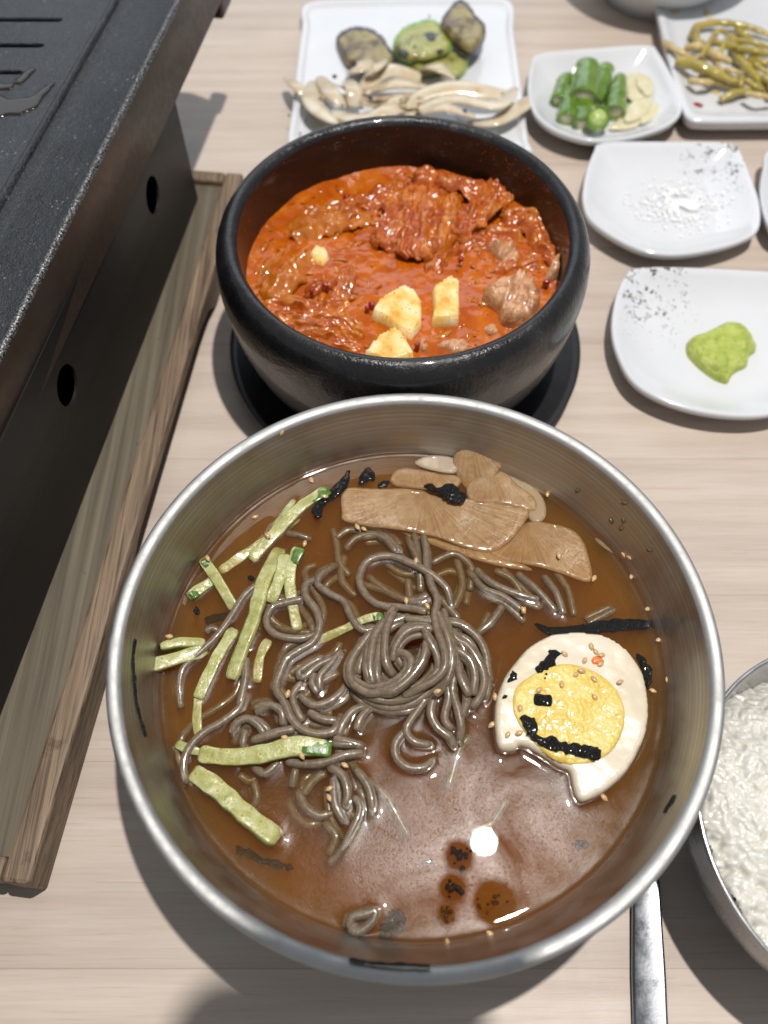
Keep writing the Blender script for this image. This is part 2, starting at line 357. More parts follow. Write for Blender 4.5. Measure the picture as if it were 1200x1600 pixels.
M['wasabi'] = food('wasabi_paste', [(.3, (.28, .34, .05)), (.5, (.40, .47, .095)), (.72, (.50, .56, .16))], 130, .6, 1.0, 420, .0016, sss=.15, coat=0)
M['salt'] = mat('coarse_salt', (.90, .90, .90), .3)
M['chili'] = food('green_chili', [(.3, (.055, .125, .006)), (.55, (.115, .215, .014)), (.75, (.22, .33, .04))], 60, .16, .15, 300, .0004, sss=.15, coat=.9)
M['chili_in'] = food('chili_flesh', [(.3, (.30, .46, .09)), (.7, (.50, .62, .22))], 300, .3, .4, sss=.3)
M['garlic'] = food('sliced_garlic', [(.3, (.58, .53, .32)), (.7, (.66, .62, .44))], 60, .22, .2, 300, .0003, sss=.4)
M['scape'] = food('pickled_garlic_scape', [(.3, (.26, .20, .03)), (.55, (.40, .32, .06)), (.75, (.52, .38, .12))], 45, .24, .4, 260, .0005, sss=.25, coat=.9)
M['scape_pale'] = food('pale_garlic_scape', [(.3, (.45, .33, .12)), (.7, (.62, .50, .25))], 60, .24, .4, 260, .0005, sss=.25, coat=.9)
M['onion'] = food('grilled_onion', [(.28, (.30, .16, .07)), (.37, (.52, .42, .27)), (.6, (.62, .56, .43)), (.8, (.66, .62, .53))], 55, .2, .3, 200, .0005, sss=.45, coat=.9)
M['eggplant'] = food('grilled_eggplant', [(.34, (.05, .03, .028)), (.46, (.18, .13, .055)), (.6, (.30, .25, .10)), (.8, (.38, .33, .16))], 95, .32, .8, 260, .0012, sss=.2)
M['eggplant_skin'] = food('eggplant_skin', [(.3, (.015, .010, .016)), (.7, (.045, .035, .045))], 90, .3, .3, sss=0)
M['zucchini'] = food('grilled_zucchini', [(.34, (.13, .08, .035)), (.43, (.27, .27, .07)), (.6, (.36, .36, .11)), (.8, (.46, .42, .17))], 70, .28, .5, 260, .0008, sss=.25)
M['zucchini_skin'] = food('zucchini_skin', [(.3, (.10, .26, .02)), (.7, (.26, .44, .07))], 120, .3, .3, sss=.1)
M['char'] = mat('charred_patch', (.02, .022, .03), .35, coat=.4)
M['greybowl'] = mat('pale_bowl_glaze', (.60, .62, .64), .3, coat=.3)
M['blocker'] = mat('blocker_dark', (.02, .02, .02), .2)

# cold broth: clear skin with an oil film over an absorbing, scattering body
m = M['broth'] = bpy.data.materials.new('cold_broth'); m.use_nodes = True; nt = m.node_tree
for n_ in list(nt.nodes):
    if n_.type == 'BSDF_PRINCIPLED': nt.nodes.remove(n_)
t = NT(m); out = [x for x in nt.nodes if x.type == 'OUTPUT_MATERIAL'][0]
tr = t.n('ShaderNodeBsdfTransparent'); ga = t.n('ShaderNodeBsdfGlossy'); gb = t.n('ShaderNodeBsdfGlossy'); ga.inputs['Roughness'].default_value = .035; gb.distribution = 'BECKMANN'; ga.distribution = 'BECKMANN'; gb.inputs['Roughness'].default_value = .24
drops = t.ramp(t.voro(1500), [(.0, 1.0), (.30, .1), (.45, 0.0)]); fine = t.noise(3200, detail=1)
gentle = t.bump(t.noise(55, detail=2), .03, .0010)
t.l(t.bump(t.math('ADD', t.math('MULTIPLY', drops, .25), t.math('MULTIPLY', fine, 1.2)), .24, .00014), gb.inputs['Normal'])
oil = t.ramp(t.noise(28, detail=4, dist=1.0), [(.36, .03), (.64, .50)])
for bx, by, br_ in ((520, 450, 52), (500, 570, 48), (655, 625, 74), (475, 665, 34)):     # round clearings in the oil film
    (x_, y_), = crB([(bx, by)]); q_ = W(x_, y_, .0485); dn = t.n('ShaderNodeVectorMath'); dn.operation = 'DISTANCE'
    t.l(t.c.outputs['Object'], dn.inputs[0]); dn.inputs[1].default_value = (q_.x - .0105, q_.y - .1066, .0485)
    oil = t.math('MULTIPLY', oil, t.math('SUBTRACT', t.math('MULTIPLY', t.math('ADD', dn.outputs['Value'], t.math('MULTIPLY', t.noise(260, detail=2), .0026)), 420), br_ / 2.4 * .00023 * 420 + .15, clamp=True))
mg = t.n('ShaderNodeMixShader'); t.l(oil, mg.inputs[0]); t.l(ga.outputs[0], mg.inputs[1]); t.l(gb.outputs[0], mg.inputs[2])
fr = t.n('ShaderNodeFresnel'); fr.inputs['IOR'].default_value = 1.40
ms = t.n('ShaderNodeMixShader'); t.l(t.math('MULTIPLY', fr.outputs[0], 1.0), ms.inputs[0]); t.l(tr.outputs[0], ms.inputs[1]); t.l(mg.outputs[0], ms.inputs[2])
vs_ = t.n('ShaderNodeVolumeScatter'); vs_.inputs['Color'].default_value = (.82, .53, .16, 1); vs_.inputs['Density'].default_value = 52; vs_.inputs['Anisotropy'].default_value = .2
va_ = t.n('ShaderNodeVolumeAbsorption'); va_.inputs['Color'].default_value = (.88, .615, .05, 1); va_.inputs['Density'].default_value = 115
vol = t.n('ShaderNodeAddShader'); t.l(vs_.outputs[0], vol.inputs[0]); t.l(va_.outputs[0], vol.inputs[1])
t.l(ms.outputs[0], out.inputs['Surface']); t.l(vol.outputs[0], out.inputs['Volume'])

# ---------------------------------------------------------------- table
tb = build('table_top', *box(-1.1, 1.1, -.6, 1.5, -.03, 0), M['table'], smooth=False, origin=Vector((0, 0, 0)))
tag(tb, 'pale wood grain laminate table that carries all the dishes', kind='structure')

# ---------------------------------------------------------------- wooden tray under the stove
TZ = R(-6.6); T0 = W(380, 270, .02)
tray = empty('wooden_tray', (T0.x, T0.y, 0), 'long weathered grey brown wooden tray beneath the black table grill', 'tray')
TL = .388; TW = .30
def tr_(VF): return xf(VF, (T0.x, T0.y, 0), TZ)
# local frame: x=0 is the outer right side, y=0 the far end, runs to y=-TL
def rail_side(x0, x1):
    ys = [0, -.086, -.092, -.100] + [-.100 - i * .0175 for i in range(1, 9)] + [-.252, -.262, -.268, -TL]
    zb = [.0, .0, .0030, .0090] + [.0122] * 8 + [.0090, .0030, .0, .0]
    V = []; F = []
    for y, z in zip(ys, zb): V += [(x0, y, z), (x1, y, z), (x1, y, .020), (x0, y, .020)]
    for i in range(len(ys) - 1):
        for k in range(4): l = (k + 1) % 4; F.append((i * 4 + k, i * 4 + l, (i + 1) * 4 + l, (i + 1) * 4 + k))
    n = len(ys) * 4; F += [(0, 3, 2, 1), (n - 4, n - 3, n - 2, n - 1)]
    return V, F
for x0, x1 in ((-.0105, 0), (-TW, -TW + .0105)):
    o = build('side_rail', *tr_(rail_side(x0, x1)), M['traywood'], tray, smooth=False); bevel(o, .0016)
for y0, y1 in ((-.0085, 0), (-TL, -TL + .0085)):
    o = build('end_rail', *tr_(box(-TW + .0107, -.0107, y0, y1, .0105, .0198)), M['traywood'], tray, smooth=False); bevel(o, .0014)
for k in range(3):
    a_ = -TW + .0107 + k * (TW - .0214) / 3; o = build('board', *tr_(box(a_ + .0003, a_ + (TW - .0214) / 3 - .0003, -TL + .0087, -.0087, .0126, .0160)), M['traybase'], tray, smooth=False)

# ---------------------------------------------------------------- stove body and grill pan
BZ = R(-8.4); B0 = W(308, 310, .0163)
stove = empty('gas_stove', (B0.x, B0.y, .0163), 'black steel table stove body with oval vent holes under the grill pan', 'stove')
def bt(VF, z=0): return xf(VF, (B0.x, B0.y, z), BZ)
SL, SH, SW = .47, .0752, .24
def oval(c, a, b, n=28): return [(c[0] + a * math.cos(2 * math.pi * i / n), c[1] + b * math.sin(2 * math.pi * i / n)) for i in range(n)]
def panel_holes(u0, u1, v0, v1, holes, f):
    P = [(u0, v0), (u1, v0), (u1, v1), (u0, v1)]; E = [(0, 1), (1, 2), (2, 3), (3, 0)]
    for h in holes:
        n = len(P); P += h; E += [(n + i, n + (i + 1) % len(h)) for i in range(len(h))]
    r = delaunay_2d_cdt([Vector(p) for p in P], E, [], 0, 1e-7)
    Q = [v[:] for v in r[0]]; F = []
    for q in r[2]:
        c = np.mean([Q[i] for i in q], 0)
        if not any(((c[0] - np.mean([p[0] for p in h])) / (max(p[0] for p in h) - np.mean([p[0] for p in h]))) ** 2 + ((c[1] - np.mean([p[1] for p in h])) / (max(p[1] for p in h) - np.mean([p[1] for p in h]))) ** 2 < .97 for h in holes): F.append(tuple(q))
    return [f(*p) for p in Q], F
# vent holes: their places along the side, found where they stand in the side plane
def side_uv(px, py):
    n = Vector((math.cos(BZ), math.sin(BZ), 0)); d = FW + Vector((1, 0, 0)) * ((px - 600) / FPX) + UP * ((800 - py) / FPX)
    o = Vector((0, 0, H)); tt = (Vector((B0.x, B0.y, 0)) - o).dot(n) / d.dot(n); P = o + d * tt
    return ((P - Vector((B0.x, B0.y, 0))).dot(Vector((-math.sin(BZ), math.cos(BZ), 0))), P.z)
h1, h2 = side_uv(237, 305), side_uv(103, 602)
holes = [oval(h1, .0088, .0095), oval(h2, .0088, .0095), oval((2 * h2[0] - h1[0], h2[1]), .0088, .0095)]
V, F = panel_holes(-SL, 0, .0163, .0163 + SH, holes, lambda u, v: (0, u, v))
sp = build('side_panel', *bt((V, F)), M['stove'], stove, smooth=False); sm = sp.modifiers.new('solid', 'SOLIDIFY'); sm.thickness = .0012; sm.offset = 0
build('side_panel', *bt(box(-SW - .001, -SW, -SL, 0, .0163, .0163 + SH)), M['stove'], stove, smooth=False)
for y0 in (-SL, -.001): build('end_panel', *bt(box(-SW + .0007, -.0007, y0, y0 + .001, .0163, .0163 + SH)), M['stove'], stove, smooth=False)
build('burner_tray', *bt(box(-SW + .002, -.0022, -SL + .002, -.002, .0165, .022)), M['dark'], stove, smooth=False)

PZ = R(-9.0); P0 = W(279, 0, .11)
pan = empty('grill_pan', (P0.x, P0.y, .08), 'black cast iron grill pan with drain slots and worn bright edge', 'grill pan')
u = Vector((-math.sin(PZ), math.cos(PZ), 0)); PFAR, PNEAR, PWID = .064, -.42, .30
def pt(VF): return xf(VF, (P0.x, P0.y, 0), PZ)
def ringsolid(prof):
    """profile (inset, z) swept round the pan's rectangle with rounded corners"""
    V = []; F = []; n = None
    for ins, z in prof:
        x0, x1, y0, y1 = -PWID + ins, -ins, PNEAR + ins, PFAR - ins; rr = max(.014 - ins * .3, .004); ring = []
        for cx, cy, a0 in ((x1 - rr, y0 + rr, -90), (x1 - rr, y1 - rr, 0), (x0 + rr, y1 - rr, 90), (x0 + rr, y0 + rr, 180)):
            for k in range(9): a = R(a0 + k * 11.25); ring.append((cx + rr * math.cos(a), cy + rr * math.sin(a), z))
        full = []
        for i in range(len(ring)):
            a, b = Vector(ring[i]), Vector(ring[(i + 1) % len(ring)]); k = max(1, 1) if (b - a).length < .02 else 24
            for j in range(k): full.append(tuple(a.lerp(b, j / k)))
        n = len(full); V += full
    for j in range(len(prof) - 1):
        for i in range(n): k = (i + 1) % n; F.append((j * n + i, j * n + k, (j + 1) * n + k, (j + 1) * n + i))
    return V, F, n
V, F, n = ringsolid([(.006, .084), (-.0022, .080), (-.003, .0805), (-.0012, .1088)])
build('outer_side', *pt((V, F)), M['iron_side'], pan)
V, F, n = ringsolid([(-.0012, .1088), (-.0008, .1102), (.0003, .1108), (.0018, .1102), (.0028, .1092)])
build('worn_edge', *pt((V, F)), M['iron_edge'], pan)
V, F, n = ringsolid([(.0028, .1092), (.012, .1066), (.026, .1044), (.0315, .1040), (.0330, .1052)])
build('drip_channel', *pt((V, F)), M['iron'], pan)
V, F, n = ringsolid([(.0330, .1052), (.0336, .1074), (.0348, .1080), (.0360, .1074), (.0372, .1056)])
build('inner_ridge', *pt((V, F)), M['iron'], pan)
# cooking plate with real slots
def pl_uv(px, py, z):
    P = W(px, py, z); d = P - Vector((P0.x, P0.y, 0)); c, s = math.cos(PZ), math.sin(PZ)
    return (d.x * c + d.y * s, -d.x * s + d.y * c)
slots = []
for (ex, ey, wd) in ((89, 31, .0032), (60, 71, .0032), (27, 113, .0030)):
    q = pl_uv(ex, ey, .1055); q0 = pl_uv(-400, ey - 1, .1055); slots.append((q0, q, wd))
d0 = (slots[0][1][0] - slots[1][1][0], slots[0][1][1] - slots[1][1][1])
for k in (1, 2):
    slots.append(((slots[0][0][0] + d0[0] * k, slots[0][0][1] + d0[1] * k), (slots[0][1][0] + d0[0] * k * .6, slots[0][1][1] + d0[1] * k), .0032))
def slot_poly(a, b, wd):
    a, b = Vector(a), Vector(b); t_ = (b - a).normalized(); s_ = Vector((-t_.y, t_.x)) * wd / 2; o = []
    for k in range(9):
        an = -math.pi / 2 + math.pi * k / 8; o.append(tuple(b + t_ * math.cos(an) * wd * .8 + s_ * math.sin(an)))
    for k in range(5):
        an = math.pi / 2 + math.pi * k / 4; o.append(tuple(a + t_ * math.cos(an) * wd * .8 + s_ * math.sin(an)))
    return o
xa, xb, ya, yb = -PWID + .0372, -.0372, PNEAR + .0372, PFAR - .0372
polys = [slot_poly((max(a[0], xa + .008), a[1]), b, wd) for a, b, wd in slots if ya < b[1] < yb - .005]
P = [(xa, ya), (xb, ya), (xb, yb), (xa, yb)]; E = [(0, 1), (1, 2), (2, 3), (3, 0)]
for h in polys: n = len(P); P += h; E += [(n + i, n + (i + 1) % len(h)) for i in range(len(h))]
r = delaunay_2d_cdt([Vector(p) for p in P], E, [], 0, 1e-7); Q = [v[:] for v in r[0]]; F = []
def inpoly(p, h):
    c = False
    for i in range(len(h)):
        a, b = h[i - 1], h[i]
        if (a[1] > p[1]) != (b[1] > p[1]) and p[0] < (b[0] - a[0]) * (p[1] - a[1]) / (b[1] - a[1]) + a[0]: c = not c
    return c
for q in r[2]:
    c = np.mean([Q[i] for i in q], 0)
    if not any(inpoly(c, h) for h in polys): F.append(tuple(q))
cp = build('cooking_plate', *pt(([(q[0], q[1], .1056) for q in Q], F)), M['iron'], pan, smooth=False)
sm = cp.modifiers.new('solid', 'SOLIDIFY'); sm.thickness = .0045; sm.offset = -1; bevel(cp, .0006, 2)
# worn ear at the far right corner
e0 = pl_uv(336, -2, .082)
ear = box(-.006, .0029, e0[1], e0[1] + .020, .0700, .0812); o = build('ear', *pt(ear), M['iron_side'], pan, smooth=False); bevel(o, .002, 3)
# grease puddle on the plate
gp = [W(x, y, .1056) for x, y in crop(6.0, 0, 0, [(-60, 900), (30, 900), (80, 930), (200, 915), (300, 900), (380, 840), (450, 790), (520, 770), (470, 850), (400, 930), (340, 1020), (250, 1050), (190, 1085), (90, 1085), (0, 1110), (-80, 1200)])]
re_ = rnd_edge(.0004, .0012)
tag(build('grease_puddle', *patch(gp, lambda x, y, d: .1057 + re_(d), lambda x, y, d: .1053, .0012), M['grease']), 'brown oily grease puddle lying on the black grill plate beside the ridge', 'grease')
gp = [W(x, y, .1056) for x, y in crop(6.0, 0, 0, [(-40, 760), (60, 790), (130, 760), (230, 670), (300, 640), (340, 650), (300, 700), (230, 770), (190, 800), (140, 790), (110, 840), (0, 850), (-60, 850)])]
tag(build('grease_puddle', *patch(gp, lambda x, y, d: .1057 + re_(d), lambda x, y, d: .1053, .0012), M['grease']), 'small oily streak at the end of the third drain slot on the grill plate', 'grease')

# ---------------------------------------------------------------- white dishes
def dish(outline, zr, zf, name, label, cat, m, flat=.55, lip=.0035, foot=.5, group=None, thick=.003):
    B = [W(p[0], p[1], zr) for p in outline]
    B = [Vector((q[0], q[1], zr)) for q in catmull([(b.x, b.y) for b in B], .004, True)]
    c = sum(B, Vector()) / len(B); n = len(B); V = []; F = []
    prof = [(0.0, zf)] + [(flat * k / 3, zf + .0004 * (k / 3) ** 2) for k in (1, 2, 3)]
    for k in range(1, 9):
        s_ = k / 8; prof.append((flat + (.955 - flat) * s_, zf + (zr - zf) * (s_ ** 1.6) * .97 + .0004 * (1 - s_)))
    prof += [(.97, zr - .0001), (.985, zr + .0002), (1.0, zr - .0006), (1.004, zr - .0018), (.99, zr - thick - .0012)]
    for k in range(1, 6):
        s_ = k / 5; prof.append((.985 - (.985 - foot) * s_, (zr - thick - .001) * (1 - s_) ** 1.3 + .0016 * s_))
    prof += [(foot - .01, .0004), (foot - .06, .0004), (foot - .08, .0020), (0.001, .0020)]
    for s_, z in prof:
        s_ = max(s_, .001)
        for b in B: V.append((c.x + (b.x - c.x) * s_, c.y + (b.y - c.y) * s_, z))
    for j in range(len(prof) - 1):
        for i in range(n): k = (i + 1) % n; F.append((j * n + i, j * n + k, (j + 1) * n + k, (j + 1) * n + i))
    o = build(name, V, F, m, origin=Vector((c.x, c.y, 0))); tag(o, label, cat, group)
    def surf(x, y):       # height of the eating surface
        d = Vector((x - c.x, y - c.y, 0)); L = d.length
        if L < 1e-6: return zf
        best = min(B, key=lambda b: -((b - c).xy.normalized().dot(d.xy.normalized()))); s_ = L / (b_ := (best - c).xy.length)
        if s_ < flat: return zf + .0004
        return zf + (zr - zf) * (min((s_ - flat) / (.955 - flat), 1) ** 1.6) * .97 + .0004
    return o, surf, c
outB = [(943.5, 222), (1042, 221), (1137, 222.6), (1155, 233), (1171, 269), (1187, 317), (1186, 356), (1163, 374), (1120, 388), (1067, 397), (1024, 396), (987, 385), (947, 363), (920, 340), (911, 313), (912, 290), (917, 265), (929, 234)]
cB = W(1055, 300, .022); q = W(1135, 245, .0125)
bpt = [W(p[0], p[1], .0145) for p in outB]; cb = sum([Vector((q_[0], q_[1], 0)) for q_ in catmull([(b.x, b.y) for b in bpt], .004, True)], Vector()); cb /= len(catmull([(b.x, b.y) for b in bpt], .004, True))
o, sB, ccB = dish(outB, .0145, .0035, 'small_dish', 'white square dish holding coarse salt, dark speckles at its far right corner', 'dish', porcelain('speckled_porcelain_salt', (q.x - cb.x, q.y - cb.y, .0125)), group='small white square dishes')
outC = [(995, 418), (1065, 417), (1200, 424), (1262, 430), (1285, 460), (1305, 530), (1295, 590), (1265, 625), (1210, 646), (1150, 650), (1080, 640), (1020, 618), (984, 591), (963, 550), (956, 515), (959, 480), (967, 450), (980, 426)]
bpt = [W(p[0], p[1], .0145) for p in outC]; cl = catmull([(b.x, b.y) for b in bpt], .004, True); cb = sum([Vector((q_[0], q_[1], 0)) for q_ in cl], Vector()) / len(cl); q = W(1008, 442, .0125)
o, sC, ccC = dish(outC, .0145, .0035, 'small_dish', 'white square dish with a lump of green wasabi, dark speckles at its far left corner', 'dish', porcelain('speckled_porcelain_wasabi', (q.x - cb.x, q.y - cb.y, .0125)), group='small white square dishes')
outA = [(843, 84), (931, 75), (1012, 70), (1028, 80), (1048, 114), (1064, 150), (1064, 176), (1042, 196), (997, 211.5), (953, 218), (915, 218), (867, 203), (839, 182), (828, 158), (825, 133), (830, 100)]
o, sA, ccA = dish(outA, .0165, .0035, 'small_dish', 'white square dish with cut green chilies and sliced garlic', 'dish', M['porcelain'], group='small white square dishes')
outD = [(1205, 232), (1290, 222), (1380, 228), (1400, 280), (1390, 350), (1340, 385), (1270, 385), (1215, 366), (1196, 340), (1188, 300), (1193, 262)]
dish(outD, .0145, .0035, 'small_dish', 'white dish cut off by the right edge of the photo beside the salt dish', 'dish', M['porcelain'], group='small white square dishes')
o, sV, ccV = dish([(478, 4), (560, -2), (640, -4), (720, -4), (796, 0), (803, 50), (813, 120), (826, 222), (828, 236), (740, 240), (640, 242), (550, 240), (456, 238), (458, 160), (464, 100), (472, 40)], .0105, .0082, 'square_plate', 'flat white square plate of grilled eggplant, zucchini and onion behind the stew pot', 'plate', M['porcelain'], flat=.9, foot=.88, thick=.002)
o, sS, ccS = dish([(1022, -10), (1018, -60), (1120, -75), (1260, -75), (1390, -70), (1400, 40), (1405, 170), (1385, 184), (1300, 187), (1180, 188), (1100, 188), (1078, 184), (1066, 165), (1050, 110), (1036, 55)], .016, .0125, 'square_plate', 'white raised square plate with pickled garlic scapes at the far right', 'plate', M['porcelain'], flat=.85, foot=.86, thick=.006)

# pale bowl at the very top edge
c = W(1052, -128, .05)
V, F = lathe([(.001, .006), (.03, .004), (.034, .0), (.038, .0), (.040, .006), (.058, .025), (.068, .048), (.0695, .0505), (.068, .051), (.0655, .048), (.055, .027), (.03, .010), (.001, .009)], 72, (c.x, c.y, 0))
tag(build('pale_bowl', V, F, M['greybowl']), 'pale grey bowl whose underside just enters at the top edge', 'bowl')

# salt crystals
parts = []; rs = random.Random(3)
cs_ = W(1062, 322, .004)
for i in range(1500):
    a = rs.uniform(0, 6.283); q = abs(rs.gauss(0, .55)); x = cs_.x + math.cos(a) * q * .026 + .002 * nz(q, a, 3); y = cs_.y + math.sin(a) * q * .021
    if q > 1.3 or nz(x, y, 160) < -.18: continue
    s_ = rs.uniform(.0006, .0012); z = sB(x, y) + .0003 + max(0, .0010 * (1 - q)) * rs.random()
    m_ = Matrix.Rotation(rs.uniform(0, 6.28), 3, 'Z') @ Matrix.Rotation(rs.uniform(-.5, .5), 3, 'X')
    V = [Vector((x, y, z + s_ * .4)) + m_ @ Vector((sx * s_ * .5, sy * s_ * .5 * rs.uniform(.7, 1), sz * s_ * .4)) for sz in (-1, 1) for sy in (-1, 1) for sx in (-1, 1)]
    parts.append((V, box(0, 1, 0, 1, 0, 1)[1]))
tag(build('coarse_salt', *merge(parts), M['salt'], smooth=False), 'white coarse salt crystals spread in the middle of a white dish', 'salt', kind='stuff')

# wasabi lump
ow = [W(x, y, .0065) for x, y in crop(4.444, 930, 380, [(640, 700), (665, 655), (760, 620), (880, 560), (950, 550), (1010, 575), (1060, 610), (1085, 650), (1125, 725), (1080, 770), (1060, 840), (1000, 870), (960, 900), (925, 955), (850, 935), (780, 890), (700, 820), (650, 760)])]
re_ = rnd_edge(.008, .009)
V, F = patch(ow, lambda x, y, d: .0040 + re_(d) + .0016 * nz(x, y, 190, 3) * min(d / .003, 1) + .0009 * nz(x, y, 520, 5) * min(d / .002, 1) + .003 * nz(x, y, 70, 1) * min(d / .005, 1), lambda x, y, d: .0036, .0008)
tag(build('wasabi_lump', V, F, M['wasabi']), 'lump of bright green wasabi paste in a white dish', 'wasabi')

# chilies and garlic in the dish
def px_path(P, step=.0015): return catmull([W(p[0], p[1], p[2]) for p in P], step)
def chili(pts, wpx, z, label, pointed=False):
    z -= .0025; P = [W(p[0], p[1], z + .001 * i) for i, p in enumerate(crD(pts))]; P = catmull(P, .0012); r_ = wpx * 1.28 / 3.158 / 2 * .00042; n = len(P)
    prof = [r_ * (1 - .12 * i / n) for i in range(n)]
    prof = [q * (1 - max(0, (i / n - .72) / .28) ** 2.4) ** .5 * (.9 + .1 * min(1, i / 3)) + 1e-5 for i, q in enumerate(prof)]
    if pointed: prof = [r_ * math.sqrt(max(.02, 1 - (i / n) ** 2.2)) for i in range(n)]
    base = Vector((P[0][0], P[0][1], P[0][2]))
    o = empty('green_chili', base, label, 'chili', 'cut green chilies in the white dish')
    V, F = tube(P, prof, 20, .85); V = [v + Vector((.0007 * nz(v.x, v.y, 160, z * 50), 0, .0007 * nz(v.y, v.z, 170, z * 70))) for v in V]; F = F[:-2]
    F.append(tuple(reversed(range((n - 1) * 20, n * 20))))
    a = build('skin', V, F, M['chili'], o); s_ = a.modifiers.new('s', 'SOLIDIFY'); s_.thickness = .0014; s_.offset = -1; s_.use_rim = True
    # pale flesh and seeds inside the cut end
    V2, F2 = tube(P[1:4], [x * .80 for x in prof[1:4]], 14, .8); build('seed_core', V2, F2, M['garlic'], o)
    return o
chili([(165, 500), (185, 420), (225, 370)], 62, .012, 'dark green chili piece leaning at the left end of the heap')
chili([(290, 490), (300, 400), (310, 320)], 118, .016, 'widest rounded green chili piece on top of the heap')
chili([(335, 500), (370, 420), (405, 325)], 78, .013, 'green chili piece to the right of the widest one')
chili([(205, 590), (215, 520), (235, 440)], 76, .011, 'green chili piece at the lower left of the heap')
chili([(290, 620), (290, 560), (300, 490)], 84, .010, 'short green chili piece behind the cut ring')
chili([(445, 560), (455, 470), (475, 365)], 84, .012, 'pointed green chili tip standing apart next to the garlic', True)
q = W(820 + 360 / 3.158, 585 / 3.158, .014)
ax = Vector((0, -.75, .66)); ring = [q - ax * .003, q - ax * .001, q + ax * .002]
o = empty('green_chili', q, 'pale cut ring of green chili with its seeds showing in front of the heap', 'chili', 'cut green chilies in the white dish')
V, F = tube(ring, .0078, 24, .95, up=Vector((1, 0, 0))); a = build('skin', V, F[:-2], M['chili'], o); s_ = a.modifiers.new('s', 'SOLIDIFY'); s_.thickness = .0016; s_.offset = -1
V, F = tube([q - ax * .0025, q + ax * .0012], .0062, 24, .95, up=Vector((1, 0, 0))); build('flesh', V, F, M['chili_in'], o)
for k in range(5):
    a_ = k * 1.256; s_ = q + ax * .0014 + Vector((1, 0, 0)) * .003 * math.cos(a_) + ax.cross(Vector((1, 0, 0))) * .003 * math.sin(a_)
    build('seed', *tube([s_ - Vector((.0009, 0, 0)), s_, s_ + Vector((.0009, 0, 0))], [.0004, .0008, .0003], 8), M['garlic'], o)
gl = [([(500, 375), (560, 362), (615, 395), (625, 500), (570, 520), (505, 470)], .0075, 'upright garlic slice behind the others'),
      ([(415, 635), (480, 575), (560, 540), (600, 560), (560, 620), (490, 640)], .0055, 'lowest garlic slice beside the cut chili ring'),
      ([(560, 560), (600, 515), (655, 515), (670, 550), (630, 590), (575, 612)], .0065, 'garlic slice at the right end'),
      ([(490, 590), (510, 520), (570, 490), (625, 510), (600, 560), (530, 600)], .0085, 'garlic slice lying on top of the others'),
      ([(548, 400), (575, 370), (625, 395), (630, 460), (590, 470)], .0100, 'small garlic slice leaning at the back')]
for pts, z, lb in gl:
    ol = [W(x, y, z) for x, y in crD(pts)]; re2 = rnd_edge(.0016, .002)
    tag(build('garlic_slice', *patch(ol, lambda x, y, d: z + re2(d) + .0006 * nz(x, y, 150, z * 99), lambda x, y, d: z - re2(d) * .6, .0014), M['garlic']), 'pale ' + lb + ' in the chili dish', 'garlic', 'garlic slices in the chili dish')

# pickled garlic scapes
scp = [([(825, 190), (835, 145), (870, 125), (950, 112), (1080, 128), (1200, 168), (1300, 200)], 30, 'long arched green scape at the far side of the pile'),
       ([(845, 150), (850, 200), (890, 215)], 30, 'short folded green scape under the long arched one'),
       ([(865, 285), (905, 220), (940, 150)], 18, 'thin dark green scape crossing at the left'),
       ([(690, 212), (760, 255), (860, 295)], 30, 'pale orange scape tip pointing to the left rim'),
       ([(755, 300), (850, 325), (950, 365), (1045, 405)], 46, 'thickest green scape at the lower left of the pile'),
       ([(870, 365), (950, 400), (1040, 428)], 34, 'olive scape under the thickest one'),
       ([(815, 398), (870, 405), (935, 408)], 30, 'short pale scape stub nearest the left front'),
       ([(890, 250), (960, 280), (1012, 305)], 42, 'short tan scape in the middle left'),
       ([(885, 285), (945, 308), (978, 350), (985, 385)], 18, 'thin curled pale scape over the thick green one'),
       ([(960, 262), (985, 215), (1000, 180)], 22, 'short scape standing up in the middle'),
       ([(1020, 185), (1055, 280), (1100, 335), (1150, 390), (1215, 490)], 42, 'long green scape slanting down to the right'),
       ([(1040, 200), (1130, 212), (1230, 245)], 26, 'dark green scape lying flat at the right'),
       ([(1055, 240), (1130, 250), (1230, 275)], 32, 'pale green scape just below the dark flat one'),
       ([(1110, 290), (1160, 335), (1230, 380)], 24, 'thin scape beside the long slanting one'),
       ([(1125, 285), (1180, 310), (1260, 330)], 30, 'brown scape at the right middle'),
       ([(965, 495), (1030, 460), (1155, 440)], 30, 'tapered olive scape nearest the front rim'),
       ([(1095, 462), (1160, 472), (1240, 482)], 24, 'small scape behind the tapered front one'),
       ([(990, 345), (1030, 350), (1072, 362)], 22, 'tiny tan scape bit in the centre'),
       ([(1060, 375), (1066, 405), (1068, 435)], 30, 'stubby upright scape bit near the front'),
       ([(920, 205), (980, 220), (1045, 235)], 32, 'green scape bridging the upper middle'),
       ([(1050, 150), (1080, 170), (1120, 195)], 34, 'brownish scape chunk under the long arched one'),
       ([(935, 180), (960, 150), (1000, 165)], 24, 'small bent scape inside the arch'),
       ([(800, 235), (850, 230), (900, 240)], 38, 'tan scape end left of the middle'),
       ([(1075, 390), (1130, 420), (1180, 440)], 26, 'plain olive scape between the slanting and front ones'),
       ([(1180, 380), (1230, 420), (1290, 470)], 34, 'green scape at the right edge')]
